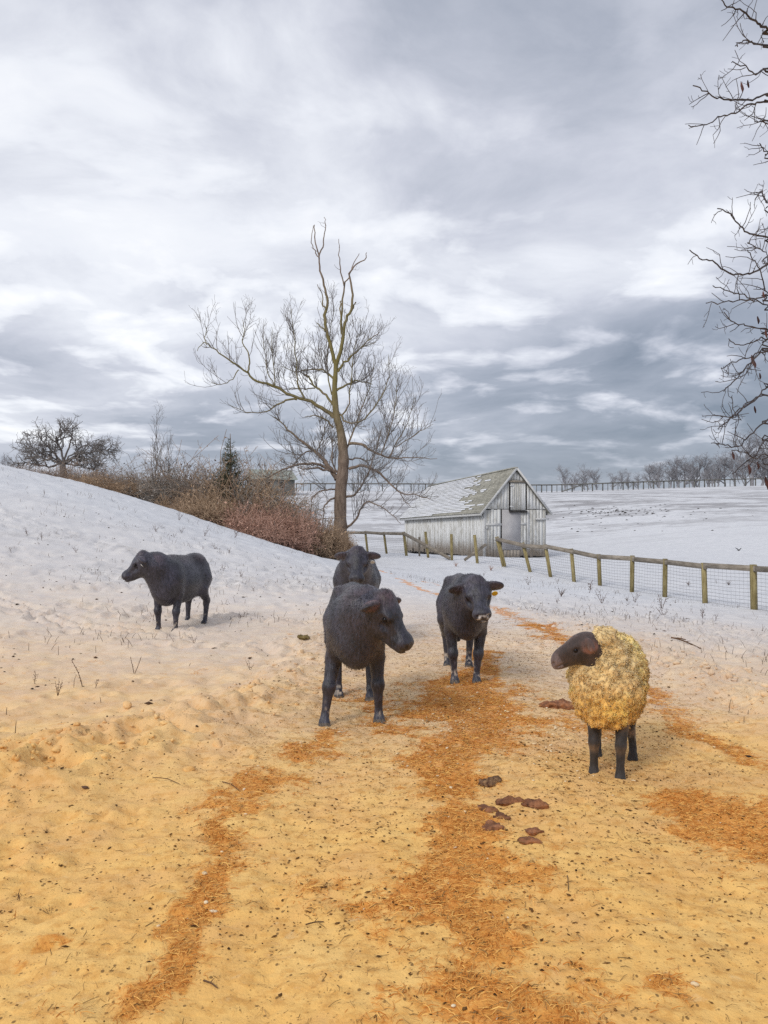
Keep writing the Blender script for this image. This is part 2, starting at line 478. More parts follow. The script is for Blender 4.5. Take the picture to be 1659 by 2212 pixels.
# ------------------------------------------------------------------ ground materials
def ground_material():
    m = bpy.data.materials.new('trodden_snow')
    m.use_nodes = True
    n = NT(m.node_tree)
    geo = n.add('ShaderNodeNewGeometry')
    pos = geo.outputs['Position']
    straw, grit, warm, soil = (n.attr(a).outputs['Fac'] for a in ('straw', 'grit', 'warm', 'soil'))
    n1 = n.noise(pos, 2.3, 6.0, 0.6)
    n2 = n.noise(pos, 19.0, 5.0, 0.62)
    n3 = n.noise(pos, 95.0, 3.0, 0.6)
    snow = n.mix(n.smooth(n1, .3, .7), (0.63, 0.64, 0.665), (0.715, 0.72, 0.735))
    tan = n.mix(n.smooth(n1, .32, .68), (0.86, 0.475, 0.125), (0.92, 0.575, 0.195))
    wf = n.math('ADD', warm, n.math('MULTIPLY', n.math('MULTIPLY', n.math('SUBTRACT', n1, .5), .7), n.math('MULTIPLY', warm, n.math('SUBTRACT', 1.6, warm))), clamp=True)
    base = n.mix(wf, snow, tan)  # near snow takes the painted orange filter tint
    # thin chaff stain
    n4 = n.noise(n.scaled(pos, (1.0, 1.5, 1.0)), 6.5, 6.0, 0.68)
    stain = n.math('MULTIPLY', n.smooth(n.math('ADD', n.math('MULTIPLY', n2, .55), n.math('MULTIPLY', n4, .5)), .50, .68), n.math('MULTIPLY', grit, .85))
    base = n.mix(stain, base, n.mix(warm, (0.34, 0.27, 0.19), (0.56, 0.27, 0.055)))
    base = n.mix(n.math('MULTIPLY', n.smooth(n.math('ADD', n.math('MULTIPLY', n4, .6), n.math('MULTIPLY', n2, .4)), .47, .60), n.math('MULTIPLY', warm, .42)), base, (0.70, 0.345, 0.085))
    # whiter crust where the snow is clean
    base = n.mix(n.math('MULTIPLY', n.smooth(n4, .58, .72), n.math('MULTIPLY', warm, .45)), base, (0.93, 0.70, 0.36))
    # fine dark crumbs
    vor = n.add('ShaderNodeTexVoronoi', Vector=n.scaled(pos, (1.0, 0.8, 1.0)), Scale=34.0)
    keep = n.add('ShaderNodeSeparateColor', i0=vor.outputs['Color'])
    spk = n.math('MULTIPLY', n.smooth(vor.outputs['Distance'], .16, .26, 1.0, 0.0), n.math('LESS_THAN', keep.outputs[0], n.math('MULTIPLY', grit, .50)))
    base = n.mix(n.math('MULTIPLY', spk, .8), base, (0.16, 0.085, 0.03))
    vor2 = n.add('ShaderNodeTexVoronoi', Vector=pos, Scale=75.0)
    keep2 = n.add('ShaderNodeSeparateColor', i0=vor2.outputs['Color'])
    spk2 = n.math('MULTIPLY', n.smooth(vor2.outputs['Distance'], .2, .32, 1.0, 0.0), n.math('LESS_THAN', keep2.outputs[1], n.math('MULTIPLY', grit, .5)))
    base = n.mix(n.math('MULTIPLY', spk2, .65), base, (0.30, 0.17, 0.055))
    # trodden straw
    sf = n.smooth(n.math('MULTIPLY', straw, n.math('ADD', 1.0, n.math('ADD', n.math('ADD', n.math('MULTIPLY', n.math('SUBTRACT', n4, .5), 2.0), n.math('MULTIPLY', n.math('SUBTRACT', n2, .5), 2.2)), n.math('MULTIPLY', n.math('SUBTRACT', n3, .5), 1.4)))), .14, .80)
    scol = n.mix(n.smooth(n3, .3, .7), (0.50, 0.17, 0.022), (0.88, 0.43, 0.085))
    scol = n.mix(n.smooth(n1, .35, .65), scol, n.mix(n3, (0.60, 0.175, 0.018), (0.90, 0.345, 0.045)))
    base = n.mix(n.math('MULTIPLY', sf, .68), base, scol)
    # bare soil showing through the snow of the far field
    s1 = n.noise(n.scaled(pos, (0.10, 0.34, 0.4)), 1.0, 6.0, 0.65)
    s2 = n.noise(n.scaled(pos, (0.8, 1.6, 1.0)), 1.0, 4.0, 0.6)
    so = n.math('MULTIPLY', soil, n.smooth(n.math('ADD', s1, n.math('MULTIPLY', n.math('SUBTRACT', s2, .5), .45)), .42, .60))
    base = n.mix(n.math('MULTIPLY', so, .80), base, (0.23, 0.22, 0.225))
    h1 = n.noise(n.scaled(pos, (0.28, 0.75, 0.5)), 1.0, 7.0, 0.68)
    hs = n.math('MULTIPLY', n.attr('slope').outputs['Fac'], n.smooth(n.math('ADD', h1, n.math('MULTIPLY', n.math('SUBTRACT', n2, .5), .35)), .56, .74))
    base = n.mix(n.math('MULTIPLY', hs, .42), base, (0.30, 0.285, 0.28))
    bmp = n.math('ADD', n.math('MULTIPLY', n2, .6), n.math('MULTIPLY', n3, .35))
    bump = n.add('ShaderNodeBump', Strength=.8, Distance=.014, Height=bmp)
    b = n.add('ShaderNodeBsdfPrincipled', Base__Color=base, Roughness=.8, Normal=bump.outputs[0])
    b.inputs['Specular IOR Level'].default_value = .25
    n.add('ShaderNodeOutputMaterial', Surface=b.outputs[0])
    return m
M_GROUND = ground_material()

def ground_attrs(me, x, y):
    set_attr(me, 'straw', straw_mask(x, y))
    set_attr(me, 'grit', grit_mask(x, y))
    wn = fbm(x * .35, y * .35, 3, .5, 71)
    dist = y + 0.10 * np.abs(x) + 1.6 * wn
    set_attr(me, 'warm', 1.0 - np.interp(dist, [3.0, 5.5, 8.5, 12.5, 18, 26], [0.0, .10, .40, .70, .90, 1.0]))  # graduated orange filter tint put into the snow colour, fading with distance
    set_attr(me, 'slope', sstep(y, 9, 15) * (1 - sstep(y, 45, 60)) * (1 - .9 * (lane_t(x, y) < 1.1)))
    set_attr(me, 'soil', sstep(y, 55, 75) * sstep(x, -20, 5) * (1 - .6 * sstep(y, 115, 140)) * (.55 + .45 * np.exp(-((y - 92) / 14) ** 2)))

def grid_faces(nr, nc):
    i = np.arange((nr - 1) * nc).reshape(nr - 1, nc)[:, :-1].ravel()
    return np.stack([i, i + 1, i + nc + 1, i + nc], 1)

def build_ground():
    ys = np.concatenate([np.linspace(-40, 1.5, 20)[:-1], np.geomspace(1.5, 60, 680), np.geomspace(60, 1600, 90)[1:]])
    nc = 400
    u = np.linspace(-1, 1, nc)
    hw = np.where(ys < 0, 34.0, 0)
    V = []
    for y in ys:
        half = 3.0 + 0.62 * max(y, 0) if y > 1.5 else 3.93
        # dense inside the view, a few columns reaching far to the sides
        far = max(60.0, y * 1.1)
        core = u * half
        core = np.where(np.abs(u) > 0.97, np.sign(u) * (half * .97 + (far - half * .97) * ((np.abs(u) - .97) / .03) ** 1.5), core)
        V.append(np.stack([core, np.full(nc, y)], 1))
    V = np.concatenate(V)
    x, y = V[:, 0], V[:, 1]
    z = ground_z(x, y)
    me = np_mesh('ground', np.column_stack([x, y, z]), grid_faces(len(ys), nc))
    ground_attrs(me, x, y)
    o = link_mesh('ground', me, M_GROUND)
    tag(o, 'snow covered pasture rising to a hillside and a far field', kind='structure')

def build_lane():
    ys = np.concatenate([np.linspace(-2, 2.2, 24)[:-1], np.geomspace(2.2, 45, 820)])
    nc = 170
    s = np.linspace(-1.25, 1.25, nc)
    Y, S = np.meshgrid(ys, s, indexing='ij')
    X = lane_x(Y) + S * lane_w(Y)
    x, y = X.ravel(), Y.ravel()
    z = ground_z(x, y)
    edge = 1.02 + 0.16 * fbm(x * 1.7, y * 1.7, 4, .6, 81)
    rise = 0.014 * (1 - sstep(np.abs(S.ravel()) - edge, -.16, .0)) - 0.05 * sstep(np.abs(S.ravel()) - edge, -.02, .10)
    me = np_mesh('farm_lane', np.column_stack([x, y, z + rise]), grid_faces(len(ys), nc))
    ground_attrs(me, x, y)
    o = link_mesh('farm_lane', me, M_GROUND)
    tag(o, 'packed snow farm lane strewn with straw and chaff', kind='structure')

build_ground()
build_lane()

# ------------------------------------------------------------------ small mesh builders
def beam_vf(p0, p1, wa, wb, ref=(0, 0, 1)):
    """a squared timber from p0 to p1, wa across, wb along the direction nearest ref"""
    p0, p1 = np.asarray(p0, float), np.asarray(p1, float)
    t = (p1 - p0) / np.linalg.norm(p1 - p0)
    a = np.cross(t, ref)
    if np.linalg.norm(a) < 1e-3:
        a = np.cross(t, (1, 0, 0))
    a /= np.linalg.norm(a)
    b = np.cross(a, t)
    V = []
    for p in (p0, p1):
        for sa, sb in ((-1, -1), (1, -1), (1, 1), (-1, 1)):
            V.append(p + a * sa * wa / 2 + b * sb * wb / 2)
    F = [(0, 1, 2, 3), (7, 6, 5, 4), (0, 4, 5, 1), (1, 5, 6, 2), (2, 6, 7, 3), (3, 7, 4, 0)]
    return np.array(V), np.array(F)

def box_vf(lo, hi):
    (x0, y0, z0), (x1, y1, z1) = lo, hi
    V = [(x0, y0, z0), (x1, y0, z0), (x1, y1, z0), (x0, y1, z0), (x0, y0, z1), (x1, y0, z1), (x1, y1, z1), (x0, y1, z1)]
    F = [(0, 3, 2, 1), (4, 5, 6, 7), (0, 1, 5, 4), (1, 2, 6, 5), (2, 3, 7, 6), (3, 0, 4, 7)]
    return np.array(V, float), np.array(F)

def join_vf(parts):
    V, F, k = [], [], 0
    for v, f in parts:
        V.append(v)
        F.append(f + k)
        k += len(v)
    return np.concatenate(V), np.concatenate(F)

def part(name, vf, mat, parent, smooth=False):
    return link_mesh(name, np_mesh(name, vf[0], vf[1], smooth), mat, parent)

def tubes_vf(P, Rad, sides=4):
    """many bent rods at once: P (n,k,3), Rad (n,k)"""
    P = np.asarray(P, float)
    n, k, _ = P.shape
    T = np.gradient(P, axis=1)
    T /= np.linalg.norm(T, axis=2, keepdims=True) + 1e-9
    axis = P[:, -1] - P[:, 0]
    axis /= np.linalg.norm(axis, axis=1, keepdims=True) + 1e-9
    ref = np.where(np.abs(axis[:, 2:3]) < .8, np.array([[0, 0, 1.0]]), np.array([[1.0, 0.13, 0]]))
    A = np.cross(T, ref[:, None, :])
    A /= np.linalg.norm(A, axis=2, keepdims=True) + 1e-9
    B = np.cross(T, A)
    ang = np.arange(sides) / sides * 2 * math.pi
    ring = A[:, :, None, :] * np.cos(ang)[None, None, :, None] + B[:, :, None, :] * np.sin(ang)[None, None, :, None]
    V = (P[:, :, None, :] + ring * np.asarray(Rad)[:, :, None, None]).reshape(-1, 3)
    base = (np.arange(n)[:, None, None] * k + np.arange(k - 1)[None, :, None]) * sides
    j = np.arange(sides)[None, None, :]
    j2 = (j + 1) % sides
    F = np.stack([base + j, base + sides + j, base + sides + j2, base + j2], -1).reshape(-1, 4)
    return V, F

def rod(points, radii, sides=8, resample=None):
    P, Rr = np.asarray(points, float), np.asarray(radii, float)
    if resample:
        t = np.linspace(0, len(P) - 1, resample)
        i = np.clip(np.floor(t).astype(int), 0, len(P) - 2)
        f = (t - i)[:, None]
        def g(k): return P[np.clip(k, 0, len(P) - 1)]
        p0, p1, p2, p3 = g(i - 1), g(i), g(i + 1), g(i + 2)
        Q = .5 * (2 * p1 + (p2 - p0) * f + (2 * p0 - 5 * p1 + 4 * p2 - p3) * f ** 2 + (3 * p1 - p0 - 3 * p2 + p3) * f ** 3)
        Rr = Rr[i] * (1 - f[:, 0]) + Rr[i + 1] * f[:, 0]
        P = Q
    return P, Rr

def simple_material(name, lo, hi, scale=6.0, rough=.85, stretch=(1, 1, 1), bump=.4, bdist=.01, vary=0.0, space='Object', detail=5.0):
    m = bpy.data.materials.new(name)
    m.use_nodes = True
    n = NT(m.node_tree)
    tc = n.add('ShaderNodeTexCoord')
    v = n.scaled(tc.outputs[space], stretch)
    a = n.noise(v, scale, detail, .62)
    c = n.mix(n.smooth(a, .3, .7), lo, hi)
    if vary:
        oi = n.add('ShaderNodeObjectInfo')
        hsv = n.add('ShaderNodeHueSaturation', Color=c, Value=n.math('ADD', 1 - vary, n.math('MULTIPLY', oi.outputs['Random'], 2 * vary)))
        c = hsv.outputs[0]
    bp = n.add('ShaderNodeBump', Strength=bump, Distance=bdist, Height=a)
    b = n.add('ShaderNodeBsdfPrincipled', Base__Color=c, Roughness=rough, Normal=bp.outputs[0])
    b.inputs['Specular IOR Level'].default_value = .25
    n.add('ShaderNodeOutputMaterial', Surface=b.outputs[0])
    return m

M_POST = simple_material('post_timber', (0.19, 0.15, 0.062), (0.36, 0.30, 0.15), 5.0, .9, (3, 3, .7), .6, .01, .15)
M_RAIL = simple_material('rail_timber', (0.17, 0.145, 0.115), (0.33, 0.29, 0.24), 3.0, .9, (1, 1, 6), .6, .01, .15)
M_WIRE = simple_material('fence_wire', (0.12, 0.115, 0.12), (0.20, 0.19, 0.19), 8.0, .6)
M_FARTIMBER = simple_material('far_timber', (0.12, 0.12, 0.11), (0.20, 0.19, 0.17), 3.0, .9, vary=.15)
M_TRIM = simple_material('white_trim', (0.50, 0.50, 0.49), (0.66, 0.66, 0.65), 4.0, .8)
M_DARK = simple_material('dark_inside', (0.03, 0.03, 0.03), (0.06, 0.055, 0.05), 4.0, .9)
M_SNOW = simple_material('roof_snow', (0.66, 0.68, 0.72), (0.76, 0.77, 0.80), 3.0, .8)

def board_material():
    m = bpy.data.materials.new('weathered_board')
    m.use_nodes = True
    n = NT(m.node_tree)
    tc = n.add('ShaderNodeTexCoord')
    oi = n.add('ShaderNodeObjectInfo')
    off = n.add('ShaderNodeVectorMath', _operation='MULTIPLY_ADD', i0=oi.outputs['Random'], i1=(37.0, 17.0, 11.0), i2=tc.outputs['Object'])
    a = n.noise(n.scaled(off.outputs[0], (14, 14, 1.1)), 1.0, 6.0, .65)
    p = n.noise(n.scaled(off.outputs[0], (3, 3, 1.6)), 1.0, 6.0, .7)
    wood = n.mix(n.smooth(a, .3, .7), (0.43, 0.42, 0.385), (0.57, 0.56, 0.52))
    paint = n.mix(n.smooth(a, .35, .65), (0.64, 0.64, 0.62), (0.78, 0.785, 0.77))
    amt = n.smooth(n.math('ADD', p, n.math('MULTIPLY', n.math('SUBTRACT', oi.outputs['Random'], .5), .22)), .36, .56)
    col = n.mix(amt, wood, paint)
    sp = n.add('ShaderNodeSeparateXYZ', i0=tc.outputs['Object'])
    rot = n.smooth(n.math('ADD', sp.outputs[2], n.math('MULTIPLY', n.math('SUBTRACT', p, .5), .9)), .25, 1.25, 1.0, 0.0)
    col = n.mix(n.math('MULTIPLY', rot, .72), col, n.mix(a, (0.20, 0.135, 0.085), (0.33, 0.255, 0.17)))
    bp = n.add('ShaderNodeBump', Strength=.6, Distance=.01, Height=a)
    b = n.add('ShaderNodeBsdfPrincipled', Base__Color=col, Roughness=.9, Normal=bp.outputs[0])
    b.inputs['Specular IOR Level'].default_value = .2
    n.add('ShaderNodeOutputMaterial', Surface=b.outputs[0])
    return m
M_BOARD = board_material()
M_PANEL = simple_material('plain_panel', (0.40, 0.39, 0.40), (0.50, 0.49, 0.49), 1.6, .85)
M_SHINGLE = simple_material('mossy_shingle', (0.27, 0.265, 0.23), (0.43, 0.42, 0.365), 2.2, .95, (1, 1, 1), .8, .02, .12, detail=8.0)

# ------------------------------------------------------------------ barn
def build_barn():
    th = R(20)
    root = empty('barn', (6.26, 52.0, -0.66), th)
    tag(root, 'old whitewashed board barn with snow on its mossy shingle roof', 'barn')
    W, L, H, RD = 4.46, 13.6, 3.12, 5.70
    def z_sag(v, z):                                  # the far end has settled
        return z - 0.30 * (v / L) ** 1.2 * (z / 3.0)
    def roof_z(u):
        return H + (RD - H) * (1 - abs(u - W / 2) / (W / 2))
    # dark core so that the joints between the boards read as gaps
    core = []
    V = np.array([(.06, .06, 0), (W - .06, .06, 0), (W - .06, L - .06, 0), (.06, L - .06, 0),
                  (.06, .06, H - .03), (W - .06, .06, H - .03), (W - .06, L - .06, H - .36), (.06, L - .06, H - .36)], float)
    F = [(0, 1, 5, 4), (1, 2, 6, 5), (2, 3, 7, 6), (3, 0, 4, 7)]
    part('inner_wall', (V, np.array(F)), M_DARK, root)
    V = np.array([(.06, .06, H - .03), (W - .06, .06, H - .03), (W / 2, .06, RD - .12), (.06, L - .06, H - .36), (W - .06, L - .06, H - .36), (W / 2, L - .06, RD - .60)], float)
    part('inner_gable', (V[:3], np.array([(0, 1, 2)])), M_DARK, root)
    part('inner_gable', (V[3:], np.array([(1, 0, 2)])), M_DARK, root)
    # the long wall facing the lane
    nb, k = 50, L / 50
    for i in range(nb):
        v0, v1 = i * k + .008, (i + 1) * k - .008
        lo = .04 + random.random() * .10 + (.25 if random.random() < .05 else 0)
        zt0, zt1 = z_sag(v0, H + .05), z_sag(v1, H + .05)
        o = random.uniform(-.008, .008)
        V = np.array([(o, v0, lo), (o + .03, v0, lo), (o + .03, v1, lo), (o, v1, lo), (o, v0, zt0), (o + .03, v0, zt0), (o + .03, v1, zt1), (o, v1, zt1)])
        part('board', (V, box_vf((0, 0, 0), (1, 1, 1))[1]), M_BOARD, root)
    # the gable: upper and lower boards
    def gboard(u0, u1, z0, z1, y=0.0, mat=M_BOARD, name='board', th_=.03):
        zt0 = min(z1, roof_z(u0) - .10)
        zt1 = min(z1, roof_z(u1) - .10)
        if max(zt0, zt1) - z0 < .08:
            return None
        V = np.array([(u0, y - th_, z0), (u1, y - th_, z0), (u1, y, z0), (u0, y, z0), (u0, y - th_, max(zt0, z0 + .02)), (u1, y - th_, max(zt1, z0 + .02)), (u1, y, max(zt1, z0 + .02)), (u0, y, max(zt0, z0 + .02))])
        return part(name, (V, box_vf((0, 0, 0), (1, 1, 1))[1]), mat, root)
    n = 19
    for i in range(n):
        u0, u1 = i * W / n + .008, (i + 1) * W / n - .008
        um = (u0 + u1) / 2
        if not (1.28 < um < 2.58):
            gboard(u0, u1, .04 + random.random() * .1, H - .06 + random.uniform(-.03, .03), random.uniform(-.008, .008))
        else:
            gboard(u0, u1, .03 + random.random() * .06, .50, random.uniform(-.008, .008))
        if 1.80 < um < 2.98:
            gboard(u0, u1, 4.86, 9, random.uniform(-.008, .008))
        else:
            gboard(u0, u1, H - .02, 9, -.02 + random.uniform(-.008, .008))
    # big plain panel where the door was
    gboard(1.26, 2.60, .52, H - .05, -.012, M_PANEL, 'door_panel', .04)
    # hay-loft door of upright boards on a frame
    ld = part('loft_door', box_vf((1.84, -.052, 3.02), (2.94, -.012, 4.80)), M_DARK, root)
    m = 7
    for i in range(m):
        a, b = 1.84 + i * 1.1 / m + .006, 1.84 + (i + 1) * 1.1 / m - .006
        part('board', box_vf((a, -.085 - random.random() * .008, 3.03), (b, -.056, 4.79)), M_BOARD, ld)
    part('door_header', box_vf((1.70, -.16, 4.80), (3.06, -.03, 4.92)), M_RAIL, ld)
    part('door_sill', box_vf((1.76, -.17, 2.90), (3.02, -.03, 3.00)), M_DARK, ld)
    part('door_jamb', box_vf((1.74, -.10, 3.0), (1.835, -.03, 4.8)), M_DARK, ld)
    for z in (3.22, 4.55):
        part('hinge', box_vf((1.80, -.115, z), (2.05, -.088, z + .09)), M_TRIM, ld)
    # trim
    part('corner_board', box_vf((-.045, -.05, .05), (.10, .0, H + .02)), M_TRIM, root)
    part('door_batten', box_vf((3.04, -.075, .55), (3.17, -.035, 2.95)), M_TRIM, root)
    part('door_batten', box_vf((.14, -.07, 2.05), (1.22, -.04, 2.20)), M_TRIM, root)
    part('door_batten', box_vf((2.62, -.07, 2.10), (3.02, -.04, 2.24)), M_TRIM, root)
    part('door_track', box_vf((3.66, -.14, 2.42), (4.62, -.045, 2.54)), M_TRIM, root)
    part('hinge', box_vf((.13, -.09, 1.85), (.26, -.05, 2.02)), M_TRIM, root)
    # roof: courses of shingles, stepped like clapboards, two slopes
    OV, OG, NCO = .28, .22, 25
    def slope_pt(side, s, v, up=0.0):
        """s 0 at the eave, 1 at the ridge"""
        u_e = -OV if side < 0 else W + OV
        z_e = H - OV * (RD - H) / (W / 2) + .02
        u = u_e + (W / 2 - u_e) * s
        z = z_e + (RD - z_e) * s
        nx = -(RD - H) if side < 0 else (RD - H)
        nl = math.hypot(nx, W / 2)
        return np.array([u + nx / nl * up, v, z_sag(max(v, 0), z) + (W / 2) / nl * up])
    for side in (-1, 1):
        for c in range(NCO):
            s0, s1 = c / NCO, min((c + 1.35) / NCO, 1.0)
            va, vb = -OG, L + OG
            V = [slope_pt(side, s0, va, .085), slope_pt(side, s0, vb, .085), slope_pt(side, s1, vb, .05), slope_pt(side, s1, va, .05),
                 slope_pt(side, s0, va, .025), slope_pt(side, s0, vb, .025), slope_pt(side, s1, vb, .02), slope_pt(side, s1, va, .02)]
            F = box_vf((0, 0, 0), (1, 1, 1))[1]
            part('shingle_course', (np.array(V), np.array([(0, 1, 2, 3), (7, 6, 5, 4), (0, 4, 5, 1), (1, 5, 6, 2), (2, 6, 7, 3), (3, 7, 4, 0)])), M_SHINGLE, root)
    # snow lying on the courses of the lane side, thinning out towards the gable
    for c in range(NCO - 1):
        if c < 2:
            start, end = L * .30, L * (.62 if c else .5)
            pieces = [(L * .18 + random.random(), L + OG - .05)] if c else [(L * .55, L + OG)]
        else:
            e = 3.7 + .6 * math.sin(c * .9) + random.uniform(-.7, .7) + 1.6 * (c / NCO) ** 2
            if c < 5:
                e -= 2.2
            pieces = [(e, L + OG - .05)]
            if random.random() < .6:
                q = e - random.uniform(.3, .8)
                pieces.append((q - random.uniform(.3, .9), q))
        for (va, vb) in pieces:
            s0, s1 = (c + .22 + .10 * random.random()) / NCO, (c + 1.02) / NCO
            nseg = max(2, int((vb - va) / .5))
            vv = np.linspace(va, vb, nseg + 1)
            top, P = [], []
            for v in vv:
                j = random.uniform(-.10, .10) / NCO
                thick = .028
                P += [slope_pt(-1, s0 + j, v, .078), slope_pt(-1, s0 + j + .25 / NCO, v, .078 + thick), slope_pt(-1, s1, v, .052 + thick * .6)]
            F = []
            for i in range(nseg):
                for q in range(2):
                    F.append((i * 3 + q, (i + 1) * 3 + q, (i + 1) * 3 + q + 1, i * 3 + q + 1))
            part('snow_strip', (np.array(P), np.array(F)), M_SNOW, root, True)
    # fascia, rakes, ridge cap
    a, b = slope_pt(-1, 0, -OG, -.03), slope_pt(-1, 0, L + OG, -.03)
    part('fascia', beam_vf(a + (0, 0, -.03), b + (0, 0, -.03), .03, .16), M_TRIM, root)
    a, b = slope_pt(1, 0, -OG, -.03), slope_pt(1, 0, L + OG, -.03)
    part('fascia', beam_vf(a, b, .03, .14), M_TRIM, root)
    for v in (-OG - .02, L + OG + .02):
        for side in (-1, 1):
            part('rake_board', beam_vf(slope_pt(side, -.015, v, .0), slope_pt(side, .995, v, .0), .03, .13), M_TRIM, root)
    a, b = slope_pt(-1, 1, -OG, .06), slope_pt(-1, 1, L + OG, .06)
    part('ridge_cap', beam_vf(a, b, .22, .07), M_SHINGLE, root)
    return root
build_barn()

# ------------------------------------------------------------------ paddock fence in front of the barn
def build_paddock_fence():
    heads = [seen(a, b, d) for (a, b, c, e, d) in POSTS]
    feet = [seen(c, e, d) for (a, b, c, e, d) in POSTS]
    ox = Vector(feet[9])
    root = empty('paddock_fence', ox)
    tag(root, 'leaning timber post and rail paddock fence with wire mesh before the barn', 'fence')
    O = np.array(ox)
    for i, (h, f) in enumerate(zip(heads, feet)):
        g = gz(f[0], f[1])
        f = f + (f - h) / np.linalg.norm(f - h) * .35
        wd = .135 if i in (1, 9, 13) else .115
        part('post', beam_vf(f - O, h + (0, 0, .03) - O, wd, wd, (0, 1, .0)), M_POST, root)
    # top rails, one board for each bay; three bays before the barn have lost theirs
    for i in range(len(heads) - 1):
        if i in (9, 10, 11, 12):
            continue
        a, b = heads[i] + (0, -.10, -.07), heads[i + 1] + (0, -.10, -.07)
        t = (b - a) / np.linalg.norm(b - a)
        dz = random.uniform(-.03, .03)
        part('rail', beam_vf(a - t * .07 - O, b + t * .07 + (0, .012, dz) - O, .05, .15), M_RAIL, root)
    # the rail at the turn hangs by one end
    part('fallen_rail', beam_vf(heads[13] + (0, -.1, -.05) - O, feet[11] + (-.10, -.05, .06) - O, .05, .15), M_RAIL, root)
    a, b = seen(1050, 1176, 36.2), seen(1003, 1210, 36.6)
    part('fallen_rail', beam_vf(a - O, b - O, .05, .12), M_RAIL, root)
    p = seen(906, 1160, 41.0); q = seen(906, 1197, 41.0)
    part('post', beam_vf(q - (0, 0, .2) - O, p - O, .09, .09, (0, 1, 0)), M_RAIL, root)
    # an extra leaning prop beside the corner post
    part('prop', beam_vf(seen(1092, 1223, 34.0) - O, seen(1077, 1163, 34.3) - O, .07, .07, (0, 1, 0)), M_POST, root)
    # woven wire
    P, Rd = [], []
    def wire(a, b, r):
        m = (a + b) / 2 - np.array([0, 0, .02])
        P.append([a, (a + m) / 2, m, (m + b) / 2, b])
        Rd.append([r] * 5)
    for i in range(len(heads) - 1):
        if i in (10, 11, 12):
            continue
        h0, f0, h1, f1 = heads[i], feet[i], heads[i + 1], feet[i + 1]
        for k in range(11):
            s = .04 + .86 * k / 10
            wire(f0 + (h0 - f0) * s + (0, .07, 0), f1 + (h1 - f1) * s + (0, .07, 0), .0038)
        nv = 12
        for k in range(1, nv):
            t = k / nv
            lo, hi = f0 + (f1 - f0) * t, h0 + (h1 - h0) * t
            wire(lo + (hi - lo) * .04 + (0, .07, 0), lo + (hi - lo) * .9 + (0, .07, 0), .0020)
    V, F = tubes_vf(np.array(P) - O, np.array(Rd), 3)
    o = part('wire_mesh', (V, F), M_WIRE, root, True)
    o['kind'] = 'stuff'
build_paddock_fence()

# ------------------------------------------------------------------ fence along the crest of the far field
def build_crest_fence():
    line = [(600, 119), (640, 119), (930, 120), (1150, 120), (1400, 121), (1660, 130), (1760, 133)]
    xs = [p[0] for p in line]
    ds = [p[1] for p in line]
    pts = []
    px = 640.0
    while px < 1720:
        d = float(np.interp(px, xs, ds))
        x = (px - HX) / FPX * d
        pts.append(np.array([x, d, gz(x, d)]))
        px += 31.0 if px < 930 else 22.0
    root = empty('crest_fence', Vector(pts[len(pts) // 2]))
    tag(root, 'long dark rail fence on the skyline of the far field', 'fence')
    O = np.array(root.location)
    me = np_mesh('post', *box_vf((-.075, -.075, -.3), (.075, .075, 1.14)), smooth=False)
    for i, p in enumerate(pts):
        o = link_mesh('post', me, M_FARTIMBER, root)
        o.location = Vector(p - O)
        o.scale = (1, 1, random.uniform(.96, 1.05))
        if i and random.random() < .55:                      # every other bay a lighter stay
            q = (p + pts[i - 1]) / 2
            s = link_mesh('stay', me, M_FARTIMBER, root)
            s.location = Vector(q - O)
            s.scale = (.55, .55, .94)
    for a, b in zip(pts[:-1], pts[1:]):
        part('rail', beam_vf(a + (0, -.1, 1.08) - O, b + (0, -.1, 1.08) - O, .06, .17), M_FARTIMBER, root)
    # a rail that has dropped at one end
    k = min(range(len(pts)), key=lambda i: abs(pts[i][0] / pts[i][1] * FPX + HX - 1225))
    part('dropped_rail', beam_vf(pts[k] + (0, -.2, .1) - O, pts[k + 2] + (0, -.2, 1.0) - O, .06, .16), M_FARTIMBER, root)
build_crest_fence()

# ------------------------------------------------------------------ low house roof far beyond the thicket
def build_far_house():
    p = seen(585, 1045, 108)
    root = empty('farmhouse', Vector((p[0], p[1], land(p[0], p[1]) - .1)), R(25))
    tag(root, 'low farmhouse with a grey green roof beyond the bare thicket', 'house')
    g = float(land(p[0], p[1]))
    top = EYE + (1130 - 1013) / FPX * 108 - g
    eave = EYE + (1130 - 1034) / FPX * 108 - g
    m_wall = simple_material('house_wall', (.20, .20, .18), (.27, .26, .24), 2.0)
    m_roof = simple_material('house_roof', (.27, .29, .25), (.36, .38, .34), 2.0)
    w, l = 2.6, 2.0
    part('wall', box_vf((-w, -l, 0), (w, l, eave)), m_wall, root)
    V = np.array([(-w - .3, -l - .4, eave - .1), (w + .3, -l - .4, eave - .1), (w + .3, l + .4, eave - .1), (-w - .3, l + .4, eave - .1), (-w - .3, 0, top), (w + .3, 0, top)])
    me = bpy.data.meshes.new('roof')
    me.from_pydata([tuple(v) for v in V], [], [(0, 1, 5, 4), (2, 3, 4, 5), (0, 4, 3), (1, 2, 5), (3, 2, 1, 0)])
    link_mesh('roof', me, m_roof, root)
    for x in (-1.5, 0.4):
        f = part('window', box_vf((x, -l - .05, eave - 1.3), (x + .9, -l + .02, eave - .35)), M_TRIM, root)
        part('pane', box_vf((x + .08, -l - .07, eave - 1.22), (x + .82, -l - .052, eave - .43)), M_DARK, f)
build_far_house()

